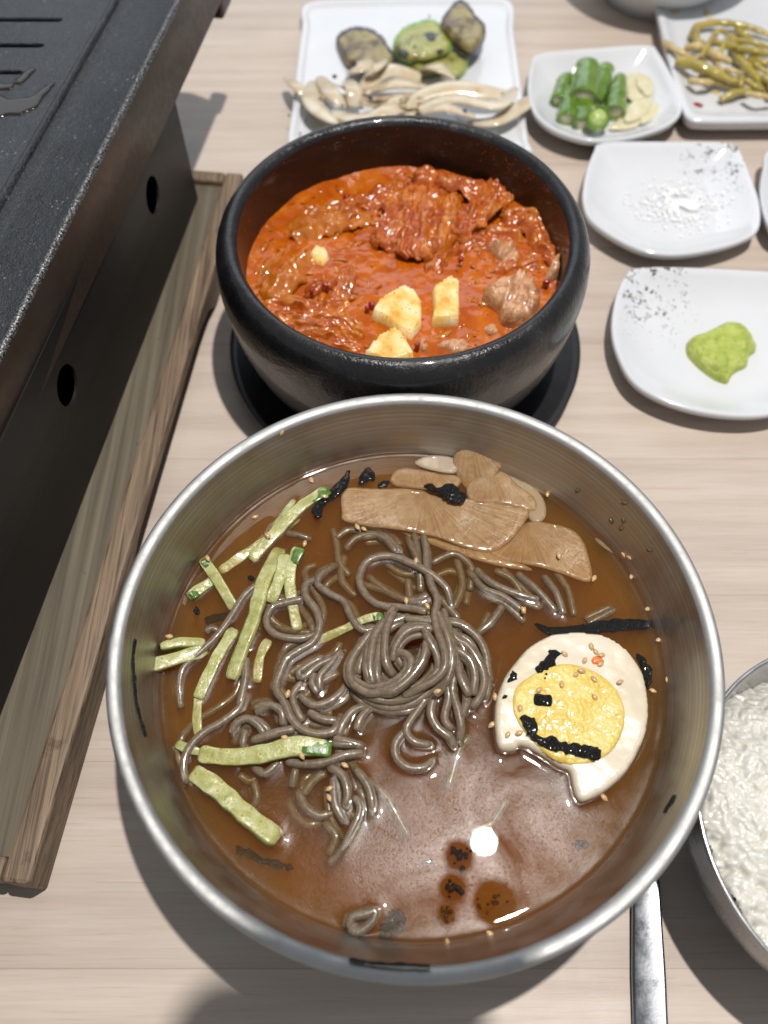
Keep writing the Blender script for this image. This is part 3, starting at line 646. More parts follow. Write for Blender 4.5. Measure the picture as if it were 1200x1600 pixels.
for i, (pts, wd, lb) in enumerate(scp):
    z = .0155 + (i * 7 % 5) * .0016 + .0022 * (wd < 25); P = [W(x, y, z + .003 * math.sin(3.1 * k / max(1, len(pts) - 1))) for k, (x, y) in enumerate(crD(pts))]
    P = catmull(P, .0015); r_ = wd * 1.18 / 3.158 / 2 * .00046; n = len(P)
    rad = [r_ * (1 - .45 * (k / n) ** 3) * (1 + .12 * math.sin(k * .9 + i)) for k in range(n)]
    tag(build('garlic_scape', *tube(P, rad, 10, .85), M['scape_pale'] if i in (3, 6, 7, 8, 16, 17, 22) else M['scape']), lb[0].lower() + lb[1:] + ' of pickled scapes' * ('pile' not in lb), 'garlic scape', 'pickled garlic scapes on the far right plate')
ol = [W(x, y, .0135) for x, y in crD([(825, 510), (850, 505), (880, 518), (870, 528), (840, 524)])]
tag(build('chili_bit', *patch(ol, lambda x, y, d: .0136 + min(d, .0004), lambda x, y, d: .013, .0008), M['gochu']), 'small red chili bit lying alone on the scape plate', 'chili bit')
for pts, lb in (([(715, 40), (745, 35), (768, 50), (740, 66)], 'yellow sauce stain near the left rim'), ([(885, 45), (905, 42), (925, 75), (900, 82)], 'yellow sauce stain at the far side'), ([(920, 445), (950, 440), (970, 455), (940, 462)], 'yellow sauce stain in front of the scapes')):
    ol = [W(x, y, .0135) for x, y in crD(pts)]
    tag(build('sauce_stain', *patch(ol, lambda x, y, d: .01325 + min(d, .0003), lambda x, y, d: .0128, .001), M['scape_pale']), lb + ' of the scape plate' * ('scapes' not in lb), 'sauce')

# grilled vegetables
def slab(pts, cf, z, h, r_, m, name, res=.0015, am=.0008, parent=None, tilt=(0, 0), s=200):
    ol = [W(x, y, z) for x, y in cf(pts)]; e = rnd_edge(h, r_); cx = sum(o.x for o in ol) / len(ol); cy = sum(o.y for o in ol) / len(ol)
    tl = lambda x, y: (x - cx) * tilt[0] + (y - cy) * tilt[1]
    return build(name, *patch(ol, lambda x, y, d: z + e(d) + tl(x, y) + am * nz(x, y, s, z * 77) * min(d / .002, 1), lambda x, y, d: z - .0006 - h * .3 + tl(x, y), res), m, parent)
def veg(name, pts, z, top, skin, label, cat, h=.005, grp=None):
    c = W(*crV(pts)[0], z); cx = sum(W(x, y, z).x for x, y in crV(pts)) / len(pts); cy = sum(W(x, y, z).y for x, y in crV(pts)) / len(pts)
    o = empty(name, Vector((cx, cy, z)), label, cat, grp)
    slab(pts, crV, z, h * .8, .0012, skin, 'skin', parent=o)
    inner = [(p[0] * .91 + .09 * sum(q[0] for q in pts) / len(pts), p[1] * .9 + .1 * sum(q[1] for q in pts) / len(pts)) for p in pts]
    slab(inner, crV, z + h * .55, h * .6, .002, top, 'flesh', parent=o, am=.0012)
    return o
veg('eggplant_slice', [(270, 190), (290, 160), (350, 140), (420, 145), (480, 180), (520, 240), (540, 275), (500, 300), (400, 310), (320, 295), (285, 240)], .010, M['eggplant'], M['eggplant_skin'], 'flat round grilled eggplant slice at the left of the square plate', 'eggplant', grp='grilled eggplant slices')
veg('zucchini_slice', [(590, 290), (700, 260), (800, 235), (865, 250), (860, 300), (820, 345), (740, 325), (640, 335)], .010, M['zucchini'], M['zucchini_skin'], 'yellow grilled zucchini slice mostly under the other one', 'zucchini', .004, 'grilled zucchini slices')
zo = veg('zucchini_slice', [(525, 200), (560, 150), (640, 115), (710, 110), (760, 150), (790, 200), (780, 235), (700, 262), (600, 275), (540, 245)], .016, M['zucchini'], M['zucchini_skin'], 'green rimmed grilled zucchini slice with dark char patches', 'zucchini', .005, 'grilled zucchini slices')
for pts in ([(585, 200), (610, 190), (640, 208), (615, 222)], [(548, 225), (575, 218), (598, 238), (568, 250)], [(660, 155), (700, 142), (725, 170), (690, 190)], [(720, 222), (745, 216), (750, 230), (730, 235)]):
    slab(pts, crV, .0216, .0006, .0006, M['char'], 'char_patch', parent=zo, am=.0001)
veg('eggplant_slice', [(735, 120), (770, 60), (820, 22), (860, 40), (900, 95), (940, 140), (920, 200), (870, 235), (800, 190), (760, 150)], .020, M['eggplant'], M['eggplant_skin'], 'shrivelled charred eggplant slice resting on the zucchini at the right', 'eggplant', .006, 'grilled eggplant slices')
on = [([(50, 345), (100, 390), (160, 450)], 34, 'thin clear onion strip hanging over the left edge of the square plate'),
      ([(175, 365), (165, 450), (230, 520), (340, 560)], 62, 'wide curved onion strip at the left end of the heap'),
      ([(200, 345), (260, 425), (330, 475)], 46, 'onion strip nested inside the left curved one'),
      ([(320, 360), (350, 400), (350, 480)], 52, 'short upright browned onion piece'),
      ([(385, 440), (430, 355), (520, 315), (650, 350)], 56, 'arched onion strip near the middle of the heap'),
      ([(440, 400), (550, 372), (690, 390)], 60, 'browned onion strip under the middle arch'),
      ([(590, 520), (650, 430), (800, 392), (960, 415), (1060, 430)], 56, 'long arched onion strip reaching to the right'),
      ([(640, 490), (800, 440), (990, 470), (1065, 395)], 54, 'onion strip curling up at the right end'),
      ([(860, 545), (980, 540), (1090, 480), (1155, 435)], 46, 'clear onion strip hanging over the right edge of the square plate'),
      ([(440, 480), (550, 440), (640, 430)], 44, 'pale pink onion strip in the middle'),
      ([(370, 520), (480, 500), (600, 470)], 46, 'onion strip just behind the pot rim'),
      ([(660, 500), (760, 480), (890, 520)], 50, 'flat onion strip nearest the pot at the right'),
      ([(330, 320), (380, 300), (450, 270)], 50, 'short pale onion chunk beside the eggplant'),
      ([(670, 300), (730, 300), (800, 350)], 62, 'smooth white onion petal in front of the zucchini'),
      ([(250, 500), (380, 540), (520, 520)], 48, 'lowest onion strip at the left half'),
      ([(400, 340), (450, 300), (490, 270)], 40, 'small onion sliver touching the eggplant')]
for i, (pts, wd, lb) in enumerate(on):
    z = .012 + (i * 5 % 4) * .0025
    P = catmull([W(x, y, z + .006 * math.sin(math.pi * k / (len(pts) - 1))) for k, (x, y) in enumerate(crV(pts))], .0018); n = len(P); r_ = wd * 1.35 / 2.857 / 2 * .00047
    rad = [r_ * (.45 + .55 * math.sin(math.pi * (k + .6) / (n + .2)) ** .6) for k in range(n)]
    tag(build('onion_strip', *tube(P, rad, 14, .28, twist=(.35 if i % 2 else -.3)), M['onion']), lb, 'onion', 'grilled onion strips')
rz_ = random.Random(17)
M['onion_thin'] = food('browned_onion_sliver', [(.30, (.22, .10, .035)), (.48, (.50, .38, .22)), (.7, (.64, .56, .42))], 70, .18, .3, 200, .0005, sss=.3, coat=.9, alpha=.85)
for k in range(14):
    x0 = rz_.uniform(190, 820); y0 = 350 + rz_.uniform(0, 120) + (x0 > 500) * 20; ln_ = rz_.uniform(90, 230); sg_ = rz_.uniform(-40, 40); bw = rz_.uniform(-35, 35)
    P = catmull([W(x_, y_, .0185 + .004 * rz_.random()) for x_, y_ in crV([(x0, y0), (x0 + ln_ * .35, y0 + sg_ * .4 + bw), (x0 + ln_ * .7, y0 + sg_ * .8 + bw), (x0 + ln_, y0 + sg_)])], .0018); n = len(P); r_ = rz_.uniform(.0014, .0028)
    tag(build('onion_strip', *tube(P, [r_ * (.4 + .6 * math.sin(math.pi * (q + .6) / (n + .2))) for q in range(n)], 10, .35, twist=rz_.uniform(-1, 1)), M['onion_thin']), 'thin browned onion sliver lying on top of the wider onion strips', 'onion', 'thin browned onion slivers')
PP = ['large black grain left of the onion heap', 'black grain in the middle of the onion heap', 'black grain on the right part of the onion heap', 'black grain on the left border of the square plate', 'black grain nearest the pot at the left of the square plate', 'black grain alone on the white plate above the zucchini', 'tiny black grain on the central onion strips', 'tiny black grain on the left onion strips', 'black grain on the table just left of the square plate']
for k, (x, y) in enumerate(crV([(265, 342), (425, 438), (845, 497), (135, 535), (112, 596), (688, 72), (560, 445), (300, 470), (63, 515)])):
    z = .0112 if y > 175 or y < 30 else .024
    q = W(x, y, z); r_ = .0016 if k < 3 else .0009
    V, F = lathe([(.0001, -r_ * .6), (r_ * .8, -r_ * .4), (r_, 0), (r_ * .7, r_ * .6), (.0001, r_ * .8)], 8, q)
    tag(build('pepper_grain', V, F, M['char']), PP.pop(0), 'pepper', 'black pepper grains')

# ---------------------------------------------------------------- stew pot
PC = Vector((.0086, .2998, 0)); BZ_ = .010
sau = lathe([(.001, .002), (.066, .002), (.068, .0002), (.074, .0002), (.0910, .0085), (.0922, .0105), (.0912, .0115), (.088, .0105), (.078, .0065), (.066, .0062), (.001, .0062)], 128, PC + Vector((.0024, 0, 0)))
tag(build('pot_saucer', *sau, M['saucer']), 'black round saucer under the stone stew pot', 'saucer')
pot = empty('stew_pot', PC + Vector((0, 0, .0065)), 'black stone pot filled with red kimchi stew', 'pot')
outp = [(.001, .0065), (.055, .0065), (.064, .0070), (.0735, .0150), (.0805, .030), (.0845, .047), (.0862, .060), (.0866, .068), (.0858, .0755), (.0838, .0806), (.0812, .0832), (.0795, .0842), (.0778, .0841), (.0762, .0832), (.0752, .0815)]
V, F = lathe([(p[0], p[1]) for p in catmull([(a, b, 0) for a, b in outp], .002)], 160, PC); build('pot_body', V, F, M['stone'], pot)
V, F = lathe([(.0752, .0815), (.0748, .078), (.0745, .068), (.0738, .055), (.071, .035), (.062, .018), (.001, .014)], 160, PC); build('inner_wall', V, F, M['stone_in'], pot)
SZ = .0575
def stew_h(x, y):
    r_ = math.hypot(x - PC.x, y - PC.y)
    h = .0022 * nz(x, y, 55, 2) + .0009 * nz(x, y, 160, 4) + .0004 * nz(x, y, 400, 9)
    calm = max(0, 1 - math.hypot((x - .016), (y - .294)) / .03)
    return SZ + h * (1 - .9 * calm) + .0012 * max(0, (r_ - .066) / .008)
V = []; F = []; NR, NT_ = 70, 240
for j in range(NR + 1):
    for i in range(NT_):
        a = 2 * math.pi * i / NT_; r_ = max(.0741 * j / NR, .0001); x, y = PC.x + r_ * math.cos(a), PC.y + r_ * math.sin(a); V.append((x, y, stew_h(x, y)))
for j in range(NR):
    for i in range(NT_): k = (i + 1) % NT_; F.append((j * NT_ + i, j * NT_ + k, (j + 1) * NT_ + k, (j + 1) * NT_ + i))
tag(build('stew_broth', V, F, M['stew']), 'thick orange red stew broth inside the black stone pot', 'stew')

def leaf(pts, cf, z, h, m, label, ridge=(0, 1), name='kimchi_leaf', am=.0030, fs=230, tilt=(0, 0), group='kimchi leaves in the stew', cat='kimchi', r_=.006, res=.0011):
    ol = [W(x, y, z) for x, y in cf(pts)]; cx = sum(o.x for o in ol) / len(ol); cy = sum(o.y for o in ol) / len(ol); e = rnd_edge(h, r_); sd = (cx * 371 + cy * 173) % 7
    def top(x, y, d):
        k = min(d / .003, 1); uu = (x * ridge[1] - y * ridge[0])
        rg = abs(_n.noise(Vector((uu * fs + sd, (x * ridge[0] + y * ridge[1]) * fs * .25, sd))))
        return z + e(d) + am * (rg - .25) * k + am * .6 * nz(x, y, 140, sd) * k + am * .25 * nz(x, y, 700, sd) * k + (x - cx) * tilt[0] + (y - cy) * tilt[1]
    bt_ = lambda x, y, d: z - .004 + (x - cx) * tilt[0] + (y - cy) * tilt[1]
    return tag(build(name, *patch(ol, top, bt_, res), m), label, cat, group)
L = SZ - .001
def ribbon(pts, wpx, z, m, label, nrib=5, amp=.0016, name='kimchi_leaf', cat='kimchi', group='kimchi leaves in the stew', arch=.002, th=.0009):
    C_ = catmull([W(x, y, z + (arch * math.sin(math.pi * i / (len(pts) - 1)))) for i, (x, y) in enumerate(crP(pts))], .0009); C_ = [Vector(c) for c in C_]; n = len(C_); nv = max(14, nrib * 7)
    hw = wpx * 1.18 / 1.935 / 2 * .00033; sd = wpx * 1.3 + pts[0][0]; V = []; F = []; ribs = []
    for i, c in enumerate(C_):
        t_ = (C_[min(i + 1, n - 1)] - C_[max(i - 1, 0)]); t_.z = 0; t_.normalize(); s_ = Vector((-t_.y, t_.x, 0)); e_ = min(1, (i + .7) / 4, (n - i - .3) / 4) ** .5
        for j in range(nv + 1):
            v = 2 * j / nv - 1; w_ = hw * (e_ * .8 + .2) * (1 + .35 * _n.noise(Vector((i * .16, sd, (v > 0) * 5)))) * (1 + .12 * _n.noise(Vector((i * .7, sd, (v > 0) * 3))))
            ph_ = v * nrib * .85 + 4.2 * _n.noise(Vector((i * .045, v * 1.9, sd))) + 1.6 * _n.noise(Vector((i * .2, v * 4, sd))); rb = math.sin(ph_)
            p = c + s_ * w_ * v + t_ * (.0022 * _n.noise(Vector((v * 2.2, sd, 1))) * (1 if i > n / 2 else -1) * (1 - e_ * .6))
            p.z += amp * .45 * rb * e_ - .0032 * abs(v) ** 3 + .0030 * _n.noise(Vector((i * .16, v * 1.8, sd))) + .0011 * _n.noise(Vector((i * .5, v * 5, sd))) - .0028 * (1 - e_)
            V.append(p); ribs.append(.6 * max(0, rb) ** 3 * (.5 + 1.2 * _n.noise(Vector((i * .2, v, sd)))))
    for i in range(n - 1):
        for j in range(nv): a = i * (nv + 1) + j; F.append((a, a + 1, a + nv + 2, a + nv + 1))
    o = build(name, V, F, m); at = o.data.attributes.new('rib', 'FLOAT', 'POINT'); at.data.foreach_set('value', ribs)
    md = o.modifiers.new('thickness', 'SOLIDIFY'); md.thickness = th; md.offset = -1
    return tag(o, label, cat, group)
CG = 'cabbage stem pieces in the stew'
ribbon([(630, 195), (740, 205), (830, 235), (925, 270)], 62, L + .0060, M['kimchi_red'], 'dark reddish kimchi leaf against the far wall of the pot', 3)
ribbon([(470, 290), (530, 250), (600, 225)], 70, L + .0030, M['kimchi_red'], 'reddish kimchi leaf at the left shoulder of the far cluster', 4)
ribbon([(610, 215), (598, 280), (565, 350), (535, 415)], 84, L + .0046, M['kimchi_red'], 'ribbed kimchi leaf running down the left side of the far cluster', 5)
ribbon([(735, 245), (725, 320), (705, 385), (680, 430)], 80, L + .0044, M['kimchi'], 'ribbed kimchi leaf down the right side of the far cluster', 5)
ribbon([(665, 215), (655, 290), (640, 370), (635, 440)], 90, L + .0064, M['kimchi_red'], 'topmost ribbed kimchi leaf down the middle of the far cluster', 6, .0019)
ribbon([(745, 370), (800, 320), (860, 260), (893, 208)], 78, L + .0068, M['kimchi_red'], 'ribbed kimchi leaf folded to a point at the far right', 5, .0019)
ribbon([(750, 420), (820, 385), (890, 370), (960, 385)], 84, L + .0026, M['kimchi'], 'orange kimchi leaf right of the far cluster', 5)
ribbon([(900, 330), (960, 320), (1010, 350), (1040, 410)], 80, L + .0034, M['kimchi'], 'brown orange kimchi leaf by the right inner wall', 4)
ribbon([(675, 500), (715, 445), (770, 400)], 50, L + .0016, M['kimchi'], 'orange crinkled kimchi strip running to the stew centre', 3)
ribbon([(170, 600), (260, 585), (350, 600), (445, 590)], 74, L + .0016, M['kimchi'], 'crinkled orange kimchi leaf left of the angular tofu', 5)
ribbon([(210, 645), (310, 640), (410, 650), (480, 690)], 80, L + .0020, M['kimchi'], 'wide crinkled orange kimchi leaf at the near left', 6)
ribbon([(280, 690), (370, 700), (465, 730)], 66, L + .0014, M['kimchi'], 'kimchi leaf nearest the front rim', 5)
ribbon([(395, 590), (430, 520), (440, 455)], 66, L + .0006, M['kimchi'], 'nearly sunken kimchi leaf left of the stew centre', 4, .0010)
ribbon([(300, 555), (340, 530), (400, 520)], 36, L + .0024, M['kimchi_red'], 'small pinkish kimchi shred left of the tofu', 2)
ribbon([(860, 500), (930, 470), (1010, 455), (1060, 470)], 66, L + .0012, M['kimchi'], 'soft orange kimchi piece beside the curled pork', 4)
ribbon([(1000, 400), (1045, 420), (1078, 465)], 60, L + .0040, M['kimchi_red'], 'brown kimchi piece pressed to the right wall', 3)
ribbon([(400, 330), (440, 290), (490, 265)], 60, L + .0030, M['kimchi'], 'orange kimchi tip at the far left of the big cluster', 4)
ribbon([(255, 380), (330, 345), (420, 315), (500, 305)], 92, L + .0026, M['cabbage'], 'broad smooth orange cabbage stem at the far left', 2, .0006, 'cabbage_stem', 'cabbage', CG, .0016, .0016)
ribbon([(290, 330), (350, 300), (420, 280)], 46, L + .0030, M['cabbage'], 'narrow cabbage stem behind the broad far left one', 1, .0005, 'cabbage_stem', 'cabbage', CG, .001, .0014)
ribbon([(185, 570), (245, 500), (318, 432)], 82, L + .0034, M['cabbage'], 'glossy orange cabbage stem slab at the near left', 1, .0005, 'cabbage_stem', 'cabbage', CG, .0012, .0018)
ribbon([(150, 540), (180, 475), (245, 425)], 38, L + .0018, M['cabbage'], 'narrow orange cabbage stem sliver along the left wall', 1, .0004, 'cabbage_stem', 'cabbage', CG, .001, .0014)
for pts, z, h, lb in (([(845, 415), (880, 405), (940, 425), (950, 470), (920, 480), (870, 450)], 0, .004, 'thin curled pork slice floating at the right of the stew'),
                      ([(835, 580), (870, 545), (900, 530), (960, 525), (1005, 560), (1010, 620), (960, 660), (900, 660), (880, 620), (850, 600)], .001, .009, 'large crumpled pork piece at the near right wall'),
                      ([(1030, 500), (1060, 455), (1095, 440), (1090, 500), (1060, 530), (1020, 535)], .001, .008, 'orange pork piece against the right wall'),
                      ([(840, 670), (870, 650), (890, 680), (860, 690)], 0, .003, 'small pale pork bit near the front rim'),
                      ([(695, 725), (730, 705), (790, 705), (800, 730), (750, 745)], 0, .004, 'curled tan pork edge beside the front tofu'),
                      ([(640, 720), (660, 695), (680, 715), (665, 740)], 0, .003, 'tiny browned pork bit between the tofu and front rim')):
    leaf(pts, crP, L + z, h, M['pork'], lb, (.5, .8), 'pork_piece', am=.0065, fs=420, cat='pork', group='pork pieces in the stew', r_=.004)
for pts, z, h, tl, lb in (([(500, 620), (540, 575), (605, 547), (640, 565), (658, 600), (655, 650), (625, 690), (580, 665), (545, 640)], .0005, .0075, (0, .1), 'large angular tofu cube left of the stew centre line'),
                          ([(684, 645), (692, 590), (686, 545), (742, 512), (770, 530), (772, 590), (768, 640)], .001, .007, (.05, 0), 'upright rectangular tofu cube with a notched corner'),
                          ([(478, 745), (520, 700), (575, 670), (610, 700), (635, 750), (560, 775)], .001, .0075, (0, .12), 'tofu cube cut off by the front rim of the pot'),
                          ([(318, 440), (335, 415), (370, 425), (378, 450), (360, 475), (325, 465)], .0, .004, (0, 0), 'small tofu corner showing at the left between cabbage stems')):
    ol = [W(x, y, L + z + h * .6) for x, y in crP(pts)]; cx = sum(o.x for o in ol) / len(ol); cy = sum(o.y for o in ol) / len(ol)
    B = [Vector((o.x, o.y)) for o in ol]; dense = []
    for i in range(len(B)):                      # straight sides, slightly softened corners
        a, b = B[i], B[(i + 1) % len(B)]
        dense += [a.lerp(b, f) for f in (.06, .35, .65, .94)]
    e = rnd_edge(h, .0006)
    o = build('tofu_cube', *patch([(d.x, d.y) for d in dense], lambda x, y, d: L + z + e(d) + (x - cx) * tl[0] + (y - cy) * tl[1] + .0004 * nz(x, y, 300, cx), lambda x, y, d: L - .008, .0011), M['tofu'])
    tag(o, lb, 'tofu', 'tofu cubes in the stew')
rf = random.Random(12)
KF = ['chili flake touching the left side of the angular tofu', 'chili flake on the tofu at the front rim', 'chili flake on the left edge of the big reddish kimchi leaf', 'chili flake at the near left rim of the stew', 'chili flake at the top of the big reddish kimchi leaf', 'chili flake beside the small pinkish kimchi shred', 'chili flake on the orange kimchi tip at the far left', 'chili flake left of the small pinkish kimchi shred', 'pale chili flake next to the one touching the angular tofu', 'chili flake against the right wall by the orange pork', 'chili flake above the large crumpled pork piece', 'chili flake high on the far kimchi cluster', 'chili flake on the right of the big reddish kimchi leaf', 'chili flake below the right side of the big leaf', 'chili flake right of the stew centre', 'chili flake between the front tofu and the front rim', 'chili flake at the end of the orange kimchi strip', 'chili flake on the far ridge of the kimchi leaves', 'chili flake on the ribbed kimchi leaf at the right']
for x, y in crK([(860, 1050), (910, 1380), (940, 410), (320, 1215), (1115, 250), (550, 920), (690, 330), (460, 960), (830, 1075)]) + crM([(935, 840), (610, 870), (90, 230), (265, 415), (320, 480), (400, 700), (130, 1235), (290, 560), (165, 240), (560, 440)]):
    z = stew_h(*W(x, y, SZ + .003).xy) + .0012 if True else 0
    q = W(x, y, SZ + .004); V = []; a0 = rf.random() * 6; r_ = rf.uniform(.0010, .0022)
    pts = [(q.x + r_ * math.cos(a0 + k * .9) * rf.uniform(.6, 1.1), q.y + r_ * math.sin(a0 + k * .9) * rf.uniform(.5, 1)) for k in range(7)]
    tag(build('chili_flake', *patch(pts, lambda x, y, d: SZ + .0046 + min(d, .0005), lambda x, y, d: SZ + .002, .0007), M['gochu']), 'dark red ' + KF.pop(0), 'chili flake', 'chili flakes on the stew')
# pulp and small shreds of kimchi that cover the stew outside its calm centre
pulp = {0: [], 1: [], 2: []}
for k in range(480):
    a = rf.uniform(0, 6.283); r_ = .073 * math.sqrt(rf.random()); x, y = PC.x + r_ * math.cos(a), PC.y + r_ * math.sin(a)
    if math.hypot(x - .016, (y - .292) * 1.2) < .021 and rf.random() < .93: continue
    z = stew_h(x, y); L_ = rf.uniform(.0006, .0045) if k % 3 else rf.uniform(.004, .011); an = rf.gauss(.5, .9); cv = rf.uniform(-.6, .6); wd_ = rf.uniform(.0004, .0010) if k % 3 else rf.uniform(.0007, .0018)
    P = [Vector((x + L_ * t_ * math.cos(an + cv * t_), y + L_ * t_ * math.sin(an + cv * t_), z - .0001 + .0007 * math.sin(3 * t_ + k))) for t_ in (-.5, -.25, 0, .25, .5)]
    if any(math.hypot(p.x - PC.x, p.y - PC.y) > .0735 for p in P): continue
    pulp[k % 3].append(tube(P, [wd_ * .4, wd_ * .9, wd_, wd_ * .8, wd_ * .3], 7, .55))
for k, m_ in ((0, 'cabbage'), (1, 'cabbage'), (2, 'kimchi')):
    tag(build('kimchi_shreds', *merge(pulp[k]), M[m_]), ['thin orange cabbage threads', 'long pale orange cabbage shreds', 'fine red orange kimchi pulp'][k] + ' scattered through the stew', 'kimchi', kind='stuff')
# scattered fine flakes clinging to the inner wall
parts = []
for k in range(170):
    a = rf.gauss(.55, .35) if k % 3 else rf.uniform(.2, 3.3); z = .082 - abs(rf.gauss(0, .007)); r_ = .0744 + (z - .066) * .02; s_ = rf.uniform(.00012, .0004)
    c = Vector((PC.x + r_ * math.cos(a), PC.y + r_ * math.sin(a), z)); tn = Vector((-math.sin(a), math.cos(a), 0)); nn = Vector((-math.cos(a), -math.sin(a), 0)); up = Vector((0, 0, 1))
    parts.append(([c + tn * s_, c + up * s_, c - tn * s_, c - up * s_, c + nn * s_], [(0, 1, 4), (1, 2, 4), (2, 3, 4), (3, 0, 4)]))
M['speck'] = mat('dried_chili_speck', (.30, .07, .02), .5)
tag(build('chili_specks', *merge(parts), M['speck']), 'fine orange chili specks dried on the inner wall of the pot', 'chili specks', kind='stuff')

# ---------------------------------------------------------------- steel noodle bowl
BC = Vector((.0105, .1066, 0)); BS = .0485; BR = .0935
bowl = empty('noodle_bowl', BC, 'large brushed stainless steel bowl of cold buckwheat noodles', 'bowl')
inner = [(.001, .0032), (.040, .0036), (.055, .0075), (.070, .0175), (.082, .0300), (.0900, .0400), (.0935, .0485), (.0962, .0580), (.0986, .0680), (.1001, .0745)]
pi_ = [(p[0], p[1]) for p in catmull([(a, b, 0) for a, b in inner], .0015)]
V, F = lathe(pi_, 256, BC); build('inner_wall', V, F, M['steel'], bowl, origin=BC.copy())
lipp = [(.1001, .0745), (.1005, .0751), (.1011, .0756), (.1020, .0760), (.1034, .0762), (.1045, .0759), (.1051, .0751), (.1049, .0741), (.1040, .0735), (.1015, .0733)]
V, F = lathe([(p[0], p[1]) for p in catmull([(a, b, 0) for a, b in lipp], .0006)], 256, BC); build('rim', V, F, M['steel_rim'], bowl, origin=BC.copy())
outr = [(.1015, .0733), (.0998, .0680), (.0975, .0580), (.0948, .0483), (.0912, .0394), (.083, .0291), (.071, .0165), (.057, .0063), (.050, .0035), (.050, .0005), (.047, .0005), (.046, .0022), (.001, .0022)]
V, F = lathe([(p[0], p[1]) for p in catmull([(a, b, 0) for a, b in outr], .002)], 192, BC); build('outer_wall', V, F, M['steel'], bowl, origin=BC.copy())

contacts = []      # (x, y, radius at the broth line)
mm = .001
# noodle strands: (crop fn, points, height of the strand centre over the broth in mm: number or list)
ND = {}
def lin(a, b, n): return [a + (b - a) * i / (n - 1) for i in range(n)]
nest = [
 ([(540, 440), (480, 520), (440, 600), (450, 680), (530, 730), (620, 710), (690, 660), (725, 610), (720, 560), (680, 540), (650, 560)], [2.5, 2.5, 3, 3.5, 5, 6, 7, 7.5, 7, 6, 4]),
 ([(500, 470), (465, 560), (450, 650), (490, 715), (560, 755), (650, 765), (740, 735), (800, 680), (860, 610), (880, 560)], [1, 1, 1.5, 2, 3, 3.5, 5, 6, 7, 7]),
 ([(455, 600), (470, 700), (520, 755), (600, 790), (690, 795), (770, 755), (850, 680), (905, 600), (905, 500), (870, 400), (850, 350)], [-.5, 0, .5, 1, 2, 3, 4.5, 6, 7.5, 7, 6]),
 ([(650, 350), (615, 420), (602, 520), (612, 600), (645, 650)], [5, 6, 6.5, 6, 4]),
 ([(620, 370), (560, 450), (540, 530), (532, 610), (548, 690)], [3.5, 4.5, 5, 5, 4]),
 ([(600, 390), (585, 470), (575, 550), (565, 640), (585, 700)], [2, 3.5, 4, 4.5, 3]),
 ([(800, 480), (790, 545), (760, 610), (705, 675), (630, 725), (560, 715)], [8.5, 9, 8.5, 8, 7, 5]),
 ([(830, 430), (750, 425), (690, 455), (650, 520), (640, 580)], [7.5, 7.5, 7, 5.5, 4]),
 ([(810, 455), (730, 465), (680, 500), (665, 560), (690, 610)], [6.5, 6, 5, 4, 3]),
 ([(790, 450), (822, 500), (850, 560), (850, 620), (800, 690)], [9.5, 9.5, 8.5, 7, 5]),
 ([(780, 520), (760, 580), (720, 640), (650, 690), (590, 690)], [5, 5.5, 5, 4, 3]),
 ([(880, 400), (912, 480), (920, 580), (895, 670), (850, 700)], [6, 7, 6.5, 5, 3.5]),
 ([(785, -10), (797, 60), (800, 130), (822, 220), (852, 290), (836, 370), (850, 440), (882, 530), (882, 610), (840, 665), (770, 705), (690, 745)], [-1, -.5, .5, 2, 4, 7, 9, 10, 10, 9, 7.5, 5]),
 ([(890, 400), (960, 410), (1030, 460), (1070, 530), (1085, 610), (1098, 690)], [4, 4, 3, 1.5, 0, -1.5]),
 ([(900, 470), (980, 500), (1030, 560), (1065, 640), (1060, 720), (1010, 800)], [5, 5, 4.5, 3.5, 2, 0]),
 ([(930, 520), (1000, 570), (1025, 650), (1015, 740)], [6, 5.5, 4.5, 3]),
 ([(935, 560), (955, 650), (1000, 745)], [4, 6, 5]),
 ([(970, 520), (1045, 600), (1085, 680), (1075, 760)], [2.5, 2, 1, -.5]),
 ([(920, 620), (975, 690), (985, 770), (960, 850)], [3.5, 4, 2.5, .5]),
 ([(930, 640), (918, 720), (945, 800), (962, 890), (950, 950)], [4, 3.5, 2, .8, -.8]),
 ([(895, 680), (905, 750), (885, 850), (920, 900)], [3, 2.5, 1, 0]),
 ([(835, 740), (820, 820), (850, 890), (905, 935), (930, 990)], [2.5, 2, 1.4, .8, -.8]),
 ([(800, 745), (730, 850), (705, 910), (745, 960), (820, 975)], [2.5, 1.2, .8, .8, -.4]),
 ([(705, 900), (655, 970), (662, 1035), (715, 1080), (790, 1080), (840, 1035)], [.5, .6, .6, .7, .5, -.8]),
 ([(920, 420), (1000, 440), (1060, 500), (1090, 590)], [2, 1.5, .5, -.5]),
 ([(560, 560), (600, 650), (680, 705), (760, 690), (830, 620), (850, 520)], [.5, 1, 2, 3, 4, 4]),
 ([(700, 380), (760, 390), (840, 400), (900, 440), (960, 500), (990, 580)], [5, 6, 6.5, 6, 5, 4]),
 ([(480, 640), (500, 560), (560, 470), (640, 400), (720, 370)], [.5, 1.5, 3, 4, 4]),
]
